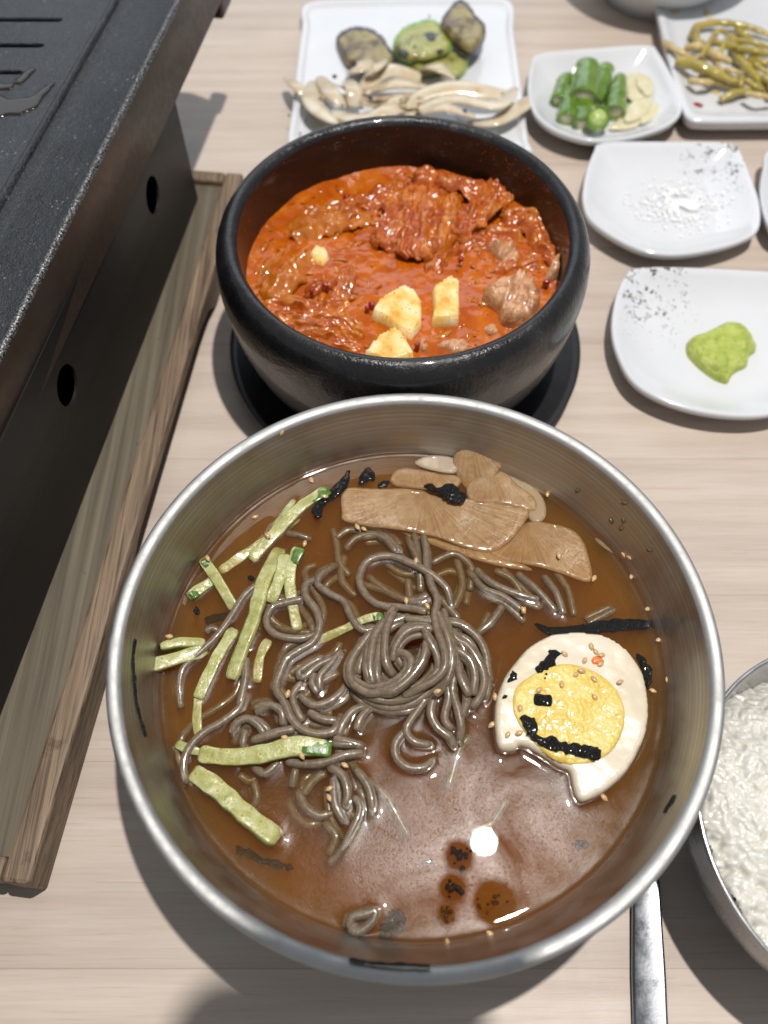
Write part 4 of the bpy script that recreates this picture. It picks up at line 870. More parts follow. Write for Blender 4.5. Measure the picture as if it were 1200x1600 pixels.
loops = [
 ([(800, 350), (740, 335), (670, 328), (600, 322), (545, 300), (500, 250), (485, 190), (510, 125), (560, 95), (620, 88), (690, 105), (780, 150), (845, 190), (895, 245), (915, 320)], [4, 3, 2, 1.5, 1, .8, .6, .6, .8, 1, 1.2, 1.6, 1.2, .4, -1.5]),
 ([(740, -20), (755, 50), (768, 150), (775, 230)], [-1.5, -1, -1.2, -3]),
 ([(560, -10), (620, 20), (680, 70)], [-1.5, -1, -.5]),
 ([(500, 220), (600, 250), (690, 290), (760, 290), (810, 270)], [-3, -2.5, -1, -.2, .5]),
 ([(380, 125), (310, 170), (290, 220), (340, 260), (410, 300), (440, 360), (480, 420), (520, 438), (570, 420)], [-2, 0, .3, .4, .4, .7, 1, .8, .4]),
 ([(280, 195), (235, 220), (235, 275), (280, 340), (300, 415), (270, 490), (205, 530), (145, 570), (112, 640), (95, 710), (130, 770), (165, 850), (220, 900), (300, 920), (365, 905), (385, 860)], [-.3, .3, .6, .6, .6, .7, 1, 1, .8, 1, 1.2, 1.2, 1.2, 1.2, 1, .6]),
 ([(220, 290), (140, 305), (75, 330), (50, 400), (85, 450), (150, 470), (230, 470), (290, 440)], [.8, .8, .8, .8, .9, .8, .2, -.5]),
 ([(320, 560), (255, 590), (200, 635), (225, 655), (290, 600), (370, 560)], [.6, .8, .6, .5, .4, -.3]),
 ([(400, 530), (345, 600), (300, 655), (298, 720)], [-.3, .5, .8, .2]),
 ([(280, 640), (262, 680), (290, 730)], [.4, .6, .2]),
 ([(215, 680), (170, 740), (195, 820), (225, 860)], [.2, .5, .6, .2]),
 ([(205, 740), (270, 785), (345, 770), (400, 725), (420, 690)], [.3, .7, .7, .3, -.3]),
 ([(245, 815), (310, 850), (385, 858)], [.8, 1, .7]),
 ([(-10, 800), (65, 785), (120, 820), (125, 885)], [.5, 1, 1, .2]),
 ([(-30, 850), (20, 870), (60, 915)], [.4, .6, .3]),
 ([(-20, 955), (70, 920), (180, 898)], [.8, 1.6, 1.6]),
 ([(385, 940), (400, 880), (450, 815), (520, 790)], [.3, .8, .6, -.2]), ([(470, 905), (490, 850), (540, 790)], [.2, .5, -.3]),
 ([(355, 965), (420, 972), (485, 970)], [.5, .9, .4]),
 ([(140, 1050), (235, 1060), (330, 1050), (420, 1020), (500, 1010)], [-.2, .6, 1, 1, .2]),
]
lowl = [
 ([(800, 322), (860, 360), (882, 430), (872, 500)], [.2, .6, .6, -.2]), ([(820, 370), (830, 480), (872, 565)], [0, .4, -.3]),
 ([(915, 330), (965, 400), (988, 490), (975, 580)], [-.2, .3, .1, -2]), ([(905, 450), (935, 500), (900, 590), (860, 670), (800, 735)], [-.2, .2, .2, -.5, -1.5]),
 ([(660, 330), (650, 370), (640, 410)], [-.8, -1.4, -1.8]), ([(672, 420), (700, 490), (760, 530), (830, 515)], [-2.4, -1.6, -1.6, -2.2]),
 ([(480, 320), (530, 350), (590, 300)], [-.2, .2, 0]), ([(440, -10), (420, 70), (350, 130), (262, 180), (202, 250), (182, 330), (200, 395)], [0, .4, .9, 1, 1, .8, -.2]),
 ([(385, 185), (405, 140), (455, 118), (510, 150), (530, 195)], [0, .8, 1, .8, .2]), ([(445, 165), (435, 220), (440, 250)], [.6, .6, -.2]),
 ([(490, 95), (550, 62), (605, 85), (608, 140)], [.2, .8, .8, 0]), ([(470, 215), (560, 185), (650, 165)], [.8, 1.6, 1.4]),
 ([(885, 1010), (900, 965), (960, 950), (1000, 935), (985, 985), (930, 1025), (885, 1010)], [.1, .4, .5, .5, .4, .3, .1]),
 ([(820, 205), (880, 215), (950, 235)], [.8, .9, .3]), ([(690, 440), (740, 380), (790, 350)], [-3, -2.5, -2]),
 ([(300, 440), (360, 470), (380, 520)], [-2, -1.5, -3]), ([(480, 380), (495, 450), (470, 500)], [-3, -3, -4]),
 ([(780, 560), (830, 620), (800, 700)], [-2.8, -2.4, -3.2]), ([(560, 1000), (640, 1010), (700, 960)], [-3, -3.5, -4]),
]
left = [
 ([(545, 640), (480, 700), (405, 820), (340, 900), (262, 970), (205, 1030), (182, 1120), (188, 1220)], [0, .2, .4, .5, .5, .3, -.3, -1.5]),
 ([(305, 870), (330, 845), (370, 860)], [-.5, -.2, -.6]), ([(495, 985), (490, 1080), (465, 1210)], [.4, .5, .2]),
 ([(680, 400), (740, 410), (800, 430)], [-1.5, -1.2, -2]), ([(900, 380), (920, 460), (930, 540), (980, 600)], [-2, -2.5, -2.5, -3]), ([(960, 480), (1000, 430), (1080, 405), (1150, 430), (1200, 490)], [-2.5, -1.6, -1, -.8, -.5]),
]
far = [
 ([(100, 355), (180, 350), (240, 410)], [-1.5, -1, -.8]), ([(265, 370), (300, 450), (305, 545)], [-.8, -.3, -2]), ([(320, 370), (332, 420), (328, 500)], [-.5, -.2, -1]),
 ([(495, 465), (545, 510), (620, 545), (715, 572)], [-1, 0, .5, .2]), ([(470, 470), (520, 530), (590, 560), (655, 608)], [-1.5, -.2, .4, .5]), ([(640, 480), (710, 540), (775, 615)], [-1, .2, -.2]),
 ([(730, 490), (775, 550), (800, 625)], [-1, .1, -.3]), ([(592, 590), (550, 650), (500, 690)], [-.8, -.8, -1.5]), ([(885, 655), (980, 605)], [-1.5, -1]), ([(340, 445), (420, 412), (480, 460), (475, 540)], [-1.8, -1.5, -1.8, -2.5]),
 ([(120, 490), (200, 550), (270, 580)], [-2.5, -2.2, -2.5]), ([(370, 560), (440, 640)], [-1.6, -1.8]), ([(10, 360), (60, 330), (130, 345)], [-1.8, -1.6, -2]), ([(430, 430), (450, 520), (420, 600)], [-3, -3, -3]), ([(260, 500), (270, 600)], [-2, -2.4]), ([(40, 420), (30, 500), (80, 560)], [-3, -2.6, -3]),
 ([(560, 470), (620, 500), (660, 560)], [-2.6, -2.4, -3]), ([(180, 440), (240, 480), (330, 480)], [-3, -3.2, -3.4]),
]
bottom = [([(330, 380), (260, 250), (180, 160)], [-2.6, -2, -2.4]), ([(480, 200), (520, 60), (560, 0)], [-3, -2.6, -2.4]), ([(700, 240), (640, 330), (560, 360)], [-3.6, -3.4, -3.8])]
rn = random.Random(21)
def more(lst, n, spread, dz, sc_=.12):      # further strands that follow the traced ones at a small distance
    o = []
    for k in range(n):
        pts, hs = lst[k % len(lst)]; cx_ = sum(p[0] for p in pts) / len(pts); cy_ = sum(p[1] for p in pts) / len(pts); f = 1 + rn.uniform(-sc_, sc_); dx_, dy_ = rn.gauss(0, spread), rn.gauss(0, spread); ph = rn.random() * 6
        o.append(([(cx_ + (p[0] - cx_) * f + dx_ + 7 * math.sin(ph + q), cy_ + (p[1] - cy_) * f + dy_ + 7 * math.cos(ph * 2 + q)) for q, p in enumerate(pts)], [h - rn.uniform(*dz) for h in hs]))
    return o
nest_m = more([n_ for n_ in nest if max(n_[1]) > 3.5 and n_[0][0][1] > 300], 38, 9, (.6, 2.6)); loops_m = more(loops[1:], 30, 26, (2.2, 4.2), .2); lowl_m = more(lowl, 22, 34, (2.2, 4.5), .25); far_m = more(far, 14, 30, (1.5, 3.5), .2)
def noodle_pile(name, label, sets):
    cen = Vector((0, 0, 0)); strands = []
    for cf, lst, r0 in sets:
        for pts, hs in lst:
            P = []
            for (x, y), h in zip(cf(pts), hs): P.append(W(x, y, BS + (h - .85 if max(hs) < 2 else h * .86 - .3) * mm))
            P = catmull(P, .0011)
            P = [Vector(p) for p in P]; r_ = r0 * rn.uniform(.93, 1.07); n = len(P); s0 = rn.random() * 50
            for k, p in enumerate(P):
                p.x += .0003 * _n.noise(Vector((k * .11, s0, 0))); p.y += .0003 * _n.noise(Vector((k * .11, 0, s0)))
            rad = [r_ * (1 + .05 * _n.noise(Vector((k * .2, s0, 3)))) * (1 - .25 * max(0, 1 - k / 1.5)) * (1 - .25 * max(0, 1 - (n - 1 - k) / 1.5)) for k in range(n)]
            strands.append((P, rad))
            for k in range(n - 1):
                for f in (0, .5):
                    p = P[k].lerp(P[k + 1], f); q = rad[k]; dz = abs(p.z - BS)
                    if dz < q: contacts.append((p.x, p.y, math.sqrt(q * q - dz * dz)))
    cx = sum(p.x for P, _ in strands for p in P) / sum(len(P) for P, _ in strands); cy = sum(p.y for P, _ in strands for p in P) / sum(len(P) for P, _ in strands)
    o = empty(name, Vector((cx, cy, BS - .004)), label, 'noodles', 'portions of buckwheat noodles in the bowl')
    for P, rad in strands:
        s = build('strand', *tube(P, rad, 12, .95), M['noodle'], o)
noodle_pile('noodle_nest', 'coiled nest of grey brown buckwheat noodles rising at the bowl centre', [(crN, nest, .00164), (crN, nest_m, .0016)])
noodle_pile('loose_noodles', 'loose looping buckwheat noodles between the coiled nest and the cucumber', [(crN, loops, .00158), (crL, lowl, .00156), (crN, loops_m, .00155), (crL, lowl_m, .00155), (crA, left, .0016)])
noodle_pile('sunken_noodles', 'buckwheat noodle strands half sunk in broth in front of the radish slices', [(cr3, far, .00156), (cr3, far_m, .00155)])
noodle_pile('sunken_noodles', 'faint buckwheat noodle strands deep in the broth near the front of the bowl', [(crB, bottom, .0017)])

# cucumber strips
def cucumber(cf, pts, hs, wpx, sc_, label, skin=0, flat=.5):
    P = catmull([W(x, y, BS + h * mm) for (x, y), h in zip(cf(pts), [q_ - (.55 if max(hs) < 2.2 else .2) for q_ in hs])], .0016); P = [Vector(p) for p in P]; n = len(P); r_ = wpx / sc_ / 2 * .000236; s0 = rn.random() * 40
    rad = [r_ * .92 * (1 + .22 * _n.noise(Vector((k * .3, s0, 0)))) * (1 - .3 * max(0, 1 - k / 1.5)) * (1 - .3 * max(0, 1 - (n - 1 - k) / 1.5)) for k in range(n)]
    o = empty('cucumber_strip', P[n // 2].copy(), label, 'cucumber', 'cucumber strips in the noodle bowl')
    V, F = tube(P, rad, 20, flat, .32, twist=rn.uniform(-.5, .5)); V = [v + Vector((0, 0, .00035 * nz(v.x, v.y, 420, s0))) for v in V]
    build('flesh', V, F, M['cuc'], o)
    for k in range(0, n, 1):
        if abs(P[k].z - BS) < rad[k] * flat: contacts.append((P[k].x, P[k].y, rad[k] * 1.02))
    if skin:     # green skin: on one end (1, -1) or along one side (2, -2)
        if abs(skin) == 1: K = P[:max(3, n // 4)] if skin > 0 else P[-max(3, n // 4):]; RR = rad[:len(K)] if skin > 0 else rad[-len(K):]; lk = len(K); tw = [(1.07 - .22 * (q / (lk - 1))) for q in range(lk)]; tw = tw if skin > 0 else tw[::-1]; V, F = tube([k_ + Vector((.0006, -.0002, .0001)) for k_ in K], [x * f for x, f in zip(RR, tw)], 20, flat * 1.04, .32)
        else:
            K = []; sg = 1 if skin > 0 else -1
            for k in range(n):
                t_ = (P[min(k + 1, n - 1)] - P[max(k - 1, 0)]).normalized(); s_ = t_.cross(Vector((0, 0, 1))).normalized(); K.append(P[k] + s_ * rad[k] * sg * .90 + Vector((0, 0, .0002)))
            V, F = tube(K, [x * .17 for x in rad], 10, 2.2)
        build('skin', V, F, M['cucskin'], o)
    if abs(skin) < 2:
        K = []
        for k in range(n):
            t_ = (P[min(k + 1, n - 1)] - P[max(k - 1, 0)]).normalized(); K.append(P[k] + t_.cross(Vector((0, 0, 1))).normalized() * rad[k] * .93)
        build('skin_edge', *tube(K, [x * .11 for x in rad], 8, 2.6), M['cucskin'], o)
cucumber(crA, [(875, 198), (760, 270), (640, 390), (515, 525)], [.9, 1, .9, .2], 64, 3, 'long thick cucumber strip at the upper left with seeds, one green end touching seaweed', 1)
cucumber(crA, [(720, 245), (670, 310), (615, 380)], [.2, .2, -.6], 36, 3, 'slim green cucumber sliver behind the long upper left strip', 2)
cucumber(crA, [(290, 520), (360, 620), (440, 755)], [2.4, 1.2, -1.2], 60, 3, 'cucumber strip with green tip and sesame seed leaning on the left wall', 1)
cucumber(crA, [(225, 700), (280, 660), (345, 620)], [1.0, .8, .2], 58, 3, 'short bright green cucumber end against the left wall', 1)
cucumber(crA, [(92, 935), (180, 915), (300, 915)], [3.4, 2.2, -.6], 48, 3, 'dark green skinned cucumber piece resting highest on the left wall', 2, .9)
cucumber(crA, [(40, 1025), (160, 990), (310, 945)], [3.0, 1.6, -.8], 68, 3, 'pale cucumber piece just below the dark green skinned one at the left wall', -2)
cucumber(crA, [(655, 475), (580, 620), (530, 800), (480, 930), (425, 1085)], [-1.8, .5, .9, .8, .2], 76, 3, 'longest curved cucumber strip running down the left of the noodles')
cucumber(crA, [(675, 500), (655, 600), (605, 725)], [.4, .8, .3], 66, 3, 'short seedy cucumber strip beside the longest one')
cucumber(crA, [(740, 470), (700, 580), (705, 700), (735, 855)], [1.2, .6, -.4, -1.6], 62, 3, 'cucumber strip with dark green tip sinking into broth right of the seedy one', 1)
cucumber(crA, [(440, 850), (370, 960), (320, 1060), (268, 1175)], [-.3, .8, .9, .6], 62, 3, 'straight cucumber strip parallel to and left of the longest one')
cucumber(crA, [(1130, 790), (1060, 800), (950, 850), (830, 905)], [.6, .4, -.9, -1.9], 46, 3, 'sunken yellow cucumber strip whose green end touches the noodle nest', 1)
cucumber(crL, [(250, 268), (380, 282), (520, 268), (660, 235), (805, 246)], [.6, 1.6, 2.2, 2.4, 1.8], 78, 2.727, 'wavy cucumber strip lying across the noodles at the lower left', -1)
cucumber(crL, [(222, 345), (330, 420), (440, 520), (585, 635)], [.4, .9, .8, -.2], 82, 2.727, 'lowest cucumber strip slanting down alone in the broth')
cucumber(crA, [(740, 330), (640, 400), (530, 470), (370, 580)], [-2.6, -2, -1.6, -2], 52, 3, 'sunken cucumber strip under the long upper left one')
cucumber(crA, [(600, 900), (560, 980), (545, 1100)], [-1.3, -1.6, -2.4], 50, 3, 'sunken cucumber strip to the right of the longest one')
cucumber(crL, [(250, 0), (240, 100), (245, 190)], [-.2, -.9, -1.4], 44, 2.727, 'small cucumber strip sunk behind the wavy one')
cucumber(crL, [(150, 225), (200, 245), (260, 262)], [.3, .2, -.4], 40, 2.727, 'short cucumber tip poking out left of the wavy strip')

# radish slices
def radish(pts, h, label, m='radish', th=.0004, tilt=(0, 0), wav=.0014):
    z = BS + (h if h > .8 else h - .7) * mm; ol = [W(x, y, z) for x, y in cr3(pts)]; cx = sum(o.x for o in ol) / len(ol); cy = sum(o.y for o in ol) / len(ol); e = rnd_edge(th, .0008)
    f = lambda x, y: (x - cx) * tilt[0] + (y - cy) * tilt[1] + wav * nz(x, y, 60, h + 3)
    o = tag(build('radish_slice', *patch(ol, lambda x, y, d: z + e(d) + f(x, y) + .00012 * nz(x, y, 500), lambda x, y, d: z - .0003 + f(x, y), .0013), M[m]), label, 'radish', 'pickled radish slices')
radish([(30, 215), (32, 270), (45, 300), (200, 325), (340, 348), (450, 385), (548, 403), (610, 370), (655, 320), (682, 258), (600, 240), (450, 218), (300, 190), (150, 185), (50, 185)], .3, 'largest half moon radish slice under a tuft of seaweed')
radish([(545, 405), (600, 360), (650, 320), (690, 300), (800, 320), (850, 345), (880, 395), (897, 505), (800, 480), (700, 455), (600, 435)], -.5, 'half moon radish slice with blunt right end overlapped by the largest one')
radish([(240, 335), (340, 350), (450, 390), (560, 408), (640, 440), (690, 470), (560, 450), (440, 415), (340, 375)], -1.3, 'sunken radish slice showing along the lower edge of the largest one')
radish([(420, 75), (470, 55), (530, 40), (560, 70), (590, 95), (560, 135), (490, 170), (455, 150), (430, 120)], 2.2, 'small upright radish slice highest on the far wall', tilt=(.1, .55), wav=.001)
radish([(200, 150), (240, 115), (340, 125), (430, 140), (445, 165), (400, 195), (300, 185), (220, 175)], -.1, 'radish slice behind the left half of the largest one')
radish([(470, 170), (520, 140), (580, 120), (640, 170), (700, 215), (700, 262), (600, 242), (480, 225)], .1, 'radish slice behind the right half of the largest one', wav=.0012)
radish([(285, 95), (340, 68), (420, 80), (425, 130), (340, 120)], .9, 'small clear radish slice at the far wall', 'radish_clear')
radish([(560, 110), (640, 150), (700, 180), (735, 230), (735, 290), (690, 300), (640, 200)], -.6, 'curved sunken radish slice edge at the far right of the group', 'radish_clear')
radish([(915, 340), (960, 335), (1010, 350), (1060, 390), (1077, 422), (1035, 448), (990, 415), (940, 375)], .9, 'clear grey radish slice clinging to the right wall', 'radish_clear', tilt=(.45, .15))
radish([(530, 45), (560, 50), (590, 85), (570, 110), (545, 80)], 2.8, 'thin clear radish sliver beside the upright slice', 'radish_clear', tilt=(0, .3))

# halved egg
EZ = BS + .0042
egg_o = [W(x, y, EZ) for x, y in crE([(560, 133), (640, 145), (720, 190), (780, 250), (822, 330), (842, 450), (835, 560), (800, 660), (740, 760), (660, 835), (585, 878), (540, 888), (519, 866), (503, 810), (490, 755), (440, 730), (360, 680), (300, 645), (262, 638), (250, 655), (210, 660), (175, 650), (160, 600), (155, 500), (165, 420), (200, 330), (250, 260), (310, 195), (400, 145), (480, 133)])]
cx = sum(o.x for o in egg_o) / len(egg_o); cy = sum(o.y for o in egg_o) / len(egg_o)
egg = empty('egg_half', Vector((cx, cy, BS - .006)), 'halved boiled egg floating at the right of the bowl with seaweed and sesame', 'egg')
ee = rnd_edge(.0022, .0013)
ez = lambda x, y: EZ - .0020 + .0006 * nz(x, y, 60, 2) + .00015 * nz(x, y, 300, 4)
V, F = patch(egg_o, lambda x, y, d: ez(x, y) + ee(d), lambda x, y, d: BS - .003 - .012 * math.sqrt(min(1, d / .018)), .0011); build('egg_white', V, F, M['eggwhite'], egg)
yk = [W(x, y, EZ + .0006) for x, y in crE([(420, 282), (500, 278), (600, 310), (680, 370), (725, 450), (733, 530), (715, 600), (680, 660), (620, 705), (530, 728), (440, 715), (370, 672), (300, 600), (245, 520), (232, 450), (250, 380), (310, 330), (370, 300)])]
ye = rnd_edge(.0010, .0022)
def yolk_z(x, y, d=1): return EZ + .0001 + ye(d) + .0006 * nz(x, y, 60, 2) + (.00035 * nz(x, y, 330, 6) + .0002 * nz(x, y, 900, 8)) * min(1, d / .002)
V, F = patch(yk, lambda x, y, d: yolk_z(x, y, d), lambda x, y, d: EZ - .003, .0006); build('yolk', V, F, M['yolk'], egg)
for p in catmull([(q.x, q.y) for q in egg_o], .0012, True): contacts.append((p[0], p[1], .0006))

# seaweed
def nori(cf, pts, z, label, th=.0005, jag=.0010, am=.0007, tilt=None, fz=None):
    ol = [W(x, y, z) for x, y in cf(pts)]; B = catmull([(o.x, o.y) for o in ol], .0011, True); B = [(b[0] + jag * _n.noise(Vector((i * 1.7, z * 999, 0))), b[1] + jag * _n.noise(Vector((0, i * 1.7, z * 777)))) for i, b in enumerate(B)]
    f = fz or (lambda x, y: z)
    tag(build('seaweed_shred', *patch(B, lambda x, y, d: f(x, y) + th + am * abs(nz(x, y, 500, 5)) * min(1, d / .0006), lambda x, y, d: f(x, y) - .0002, .0008), M['nori']), label, 'seaweed', 'seaweed shreds')
nori(crA, [(980, 108), (965, 190), (900, 240), (855, 280), (850, 320), (820, 328), (800, 292), (850, 235), (900, 185), (940, 145)], BS + .0005, 'long seaweed shred at the tip of the upper left cucumber strip')
nori(crA, [(1062, 92), (1090, 110), (1100, 150), (1060, 160), (1020, 172), (1030, 130)], BS + .0004, 'square seaweed flake floating left of the far radish slices')
nori(crA, [(1108, 175), (1130, 158), (1168, 160), (1150, 185), (1122, 188)], BS + .0003, 'tiny seaweed flake next to the square one')
nori(cr3, [(320, 180), (345, 170), (365, 188), (395, 172), (425, 180), (440, 198), (466, 212), (445, 240), (405, 228), (375, 205), (345, 195)], BS + .0020, 'crumpled seaweed tuft on top of the largest radish slice', am=.0022, th=.0012)
nori(cr3, [(700, 655), (760, 668), (880, 655), (960, 640), (1115, 645), (1120, 668), (1000, 682), (880, 690), (760, 700)], BS - .0006, 'long sunken seaweed band right behind the egg', am=.0004)
nori(crE, [(400, 210), (445, 228), (425, 260), (415, 320), (392, 330), (380, 362), (345, 340), (338, 285), (378, 250)], EZ + .001, 'angular seaweed piece on the egg white above the yolk', fz=lambda x, y: ez(x, y) + .0022, am=.0010)
nori(crE, [(235, 300), (252, 320), (240, 350), (212, 355), (222, 320)], EZ + .001, 'small seaweed flake at the left rim of the egg', fz=lambda x, y: ez(x, y) + .0020)
nori(crE, [(195, 412), (212, 416), (204, 428), (184, 430)], EZ + .001, 'speck of seaweed below the flake on the left egg rim', fz=lambda x, y: ez(x, y) + .0020, jag=.0002)
nori(crE, [(330, 414), (366, 418), (403, 424), (402, 468), (365, 466), (328, 460)], EZ + .001, 'small square seaweed piece in the middle of the yolk', fz=lambda x, y: yolk_z(x, y, .0035), jag=.0002)
nori(crE, [(265, 520), (285, 507), (320, 525), (345, 550), (338, 592), (380, 605), (420, 600), (440, 625), (520, 635), (614, 655), (612, 710), (560, 700), (500, 685), (430, 670), (370, 655), (325, 620), (290, 580)], EZ + .001, 'long black seaweed strip along the lower edge of the yolk', fz=lambda x, y: yolk_z(x, y, .0035) + .0001, am=.0014)
nori(crE, [(780, 232), (815, 248), (832, 280), (852, 300), (848, 360), (835, 390), (815, 330), (800, 280)], BS + .0002, 'dark ragged seaweed at the right edge of the egg')
nori(crL, [(405, 655), (440, 662), (520, 700), (640, 740), (640, 765), (540, 745), (440, 705), (408, 690)], BS - .0042, 'blurred sunken seaweed strip at the lower left of the broth', am=.0002)
nori(crA, [(300, 800), (350, 780), (420, 775), (410, 800), (340, 820), (310, 830)], BS - .0034, 'sunken seaweed shred beside the left cucumber pieces', am=.0002)
nori(crA, [(245, 760), (262, 740), (275, 765), (262, 785)], BS + .0002, 'small seaweed fleck near the left wall')
nori(crA, [(500, 605), (520, 598), (535, 615), (512, 622)], BS + .0002, 'tiny seaweed fleck above the longest cucumber strip', jag=.0002)
nori(crB, [(380, 470), (400, 458), (425, 466), (430, 482), (395, 488)], BS - .0024, 'grey seaweed fleck left of the dark crumb clusters', am=.0002)
nori(crB, [(220, 745), (235, 690), (290, 640), (320, 680), (300, 740), (250, 762)], BS - .0040, 'dim sunken seaweed patch at the front of the bowl', am=.0002)
nori(crB, [(950, 400), (985, 390), (1010, 410), (975, 430)], BS - .0034, 'dim seaweed patch below the egg', am=.0002)
# pieces stuck to the steel wall
def wall_pt(px, py):
    """where the view ray meets the bowl's inner wall"""
    d = (FW + Vector((1, 0, 0)) * ((px - 600) / FPX) + UP * ((800 - py) / FPX)).normalized(); o = Vector((0, 0, H)); s = .15
    while s < .6:
        p = o + d * s; r_ = math.hypot(p.x - BC.x, p.y - BC.y)
        if p.z < .0764:
            rw = np.interp(p.z, [b for a, b in inner], [a for a, b in inner])
            if r_ >= rw or p.z < BS: return p, r_
        s += .0003
    return o + d * s, 0
def wall_strip(path, wd, label, name='seaweed_shred', m='nori', cat='seaweed'):
    P = [wall_pt(*p)[0] for p in path]; P = [Vector(p) for p in catmull(P, .0012)]; V = []; F = []; n = len(P)
    for k, p in enumerate(P):
        nn = Vector((BC.x - p.x, BC.y - p.y, 0)).normalized() + Vector((0, 0, .35)); nn.normalize(); t_ = (P[min(k + 1, n - 1)] - P[max(k - 1, 0)]).normalized(); s_ = t_.cross(nn).normalized()
        wl = wd * (.75 + .5 * _n.noise(Vector((k * .9, 3, 1)))); wr = wd * (.75 + .5 * _n.noise(Vector((k * .9, 9, 4)))); hh = .0005 + .0005 * abs(_n.noise(Vector((k * .8, 1, 7))))
        V += [p - s_ * wl, p - s_ * wl * .5 + nn * hh, p + nn * hh * .6, p + s_ * wr * .6 + nn * hh, p + s_ * wr]
    for k in range(n - 1):
        for j in range(4): F.append((k * 5 + j, (k + 1) * 5 + j, (k + 1) * 5 + j + 1, k * 5 + j + 1))
    tag(build(name, V, F, M[m]), label, cat, 'seaweed shreds' if cat == 'seaweed' else None)
wall_strip([(211, 999), (207, 1030), (209, 1060), (212, 1095), (219, 1125), (227, 1152)], .0011, 'long thin black seaweed strip stuck upright to the left inner wall')
wall_strip([(1055, 1243), (1050, 1254), (1043, 1263), (1040, 1270)], .0017, 'small folded seaweed piece stuck to the right inner wall')
wall_strip([(545, 1500), (590, 1507), (640, 1509), (672, 1511)], .0009, 'dark seaweed strip stuck to the near inner wall')

# sesame seeds
FL = ['left one of the sesame seed pair under the left end of the largest radish slice', 'right one of the sesame seed pair under the left end of the largest radish slice', 'sesame seed in the broth at the right end of the far radish group', 'sesame seed at the right waterline just below the clear grey radish slice', 'sesame seed at the lower right corner of the blunt ended radish slice', 'sesame seed at the right waterline above the sunken seaweed band', 'orange tinted sesame seed on the blunt ended radish slice', 'sesame seed at the right waterline level with the seaweed band tip', 'sesame seed at the right waterline level with the top of the egg', 'sesame seed at the right waterline level with the egg yolk', 'sesame seed floating against the upper right edge of the egg', 'sesame seed floating below the pointed bottom of the egg', 'upper of two sesame seeds touching the left edge of the egg', 'lower of two sesame seeds touching the left edge of the egg', 'left of two sesame seeds at the front waterline', 'right of two sesame seeds at the front waterline', 'upper sesame seed of the pair left of the trailing noodle strands', 'lower sesame seed of the pair left of the trailing noodle strands', 'sesame seed on the broth just right of the wavy cucumber strip', 'sesame seed above the cucumber strip with the dark green tip', 'sesame seed among the noodles right of the longest cucumber strip', 'sesame seed at the far left waterline nearest the long seaweed shred', 'sesame seed at the left waterline beside the long thick cucumber strip']
EG = ['sesame seed at the lower left corner of the egg white', 'sesame seed where egg white meets yolk at the lower left', 'sesame seed on the left edge of the yolk', 'sesame seed just above the small square seaweed on the yolk', 'sesame seed on the upper yolk between the square seaweed and the seed pair', 'left seed of the pair at the top of the yolk', 'right seed of the pair at the top of the yolk', 'sesame seed on the yolk right of the top pair', 'dark edged sesame seed alone in the right half of the yolk', 'sesame seed alone on the egg white right of the yolk', 'sesame seed beside the angular seaweed on the egg white', 'highest sesame seed on the egg white', 'sesame seed just below the highest one on the egg white', 'sesame seed right of the orange chili bit group on the egg', 'sesame seed left of the orange chili bit on the egg', 'sesame seed under the orange chili bit on the egg']
NO = ['sesame seed on the big noodle loop near the radish', 'sesame seed inside the big noodle loop', 'sesame seed where the big noodle loop meets the nest', 'sesame seed on the sunken noodle end in front of the radish slices', 'sesame seed on the loose noodle left of the nest', 'sesame seed on the lower right of the noodle nest', 'sesame seed above the wavy cucumber strip', 'sesame seed on a noodle end behind the egg']
CU = ['sesame seed at the seaweed end of the long upper left cucumber strip', 'sesame seed on the middle of the long upper left cucumber strip', 'sesame seed on the green tip of the cucumber leaning on the left wall', 'sesame seed on the dark green skinned cucumber piece', 'sesame seed at the lower edge of the wavy cucumber strip']
WA = ['highest dark sesame seed on the right steel wall', 'left seed of the dark trio on the right steel wall', 'lower right seed of the dark trio on the right steel wall', 'upper right seed of the dark trio on the right steel wall', 'small dark seed above the trio on the right steel wall', 'dark seed right of the clear grey radish slice on the wall', 'left seed on the clear grey radish slice at the wall', 'right seed on the clear grey radish slice at the wall', 'tan seed on the left steel wall above the cucumber', 'tan seed on the far left steel wall above the broth', 'yellow crumb like seed on the far rim of the bowl']
seed_me = {}
def seed(p, nrm, ang, dark, label, grp, scale=1.0):
    key = dark
    if key not in seed_me:
        V = []; F = []; prof = [(-1, .02), (-.8, .55), (-.4, .92), (0, 1), (.4, .82), (.75, .45), (1, .05)]
        for x, r_ in prof:
            for k in range(9): a = 2 * math.pi * k / 9; V.append((x * .00150, r_ * .00092 * math.cos(a), r_ * .00052 * math.sin(a)))
        for j in range(6):
            for k in range(9): l = (k + 1) % 9; F.append((j * 9 + k, j * 9 + l, (j + 1) * 9 + l, (j + 1) * 9 + k))
        me = bpy.data.meshes.new('sesame_seed'); me.from_pydata(V, [], F); me.polygons.foreach_set('use_smooth', [True] * len(F)); me.materials.append(M['sesame_dark' if dark else 'sesame']); seed_me[key] = me
    o = bpy.data.objects.new('sesame_seed', seed_me[key]); COL.objects.link(o)
    q = Vector(nrm).to_track_quat('Z', 'X'); o.rotation_mode = 'QUATERNION'; o.rotation_quaternion = q @ Matrix.Rotation(ang, 3, 'Z').to_quaternion(); o.location = p; o.scale = (scale,) * 3
    return tag(o, label, 'sesame seed', grp)
rs = random.Random(9)
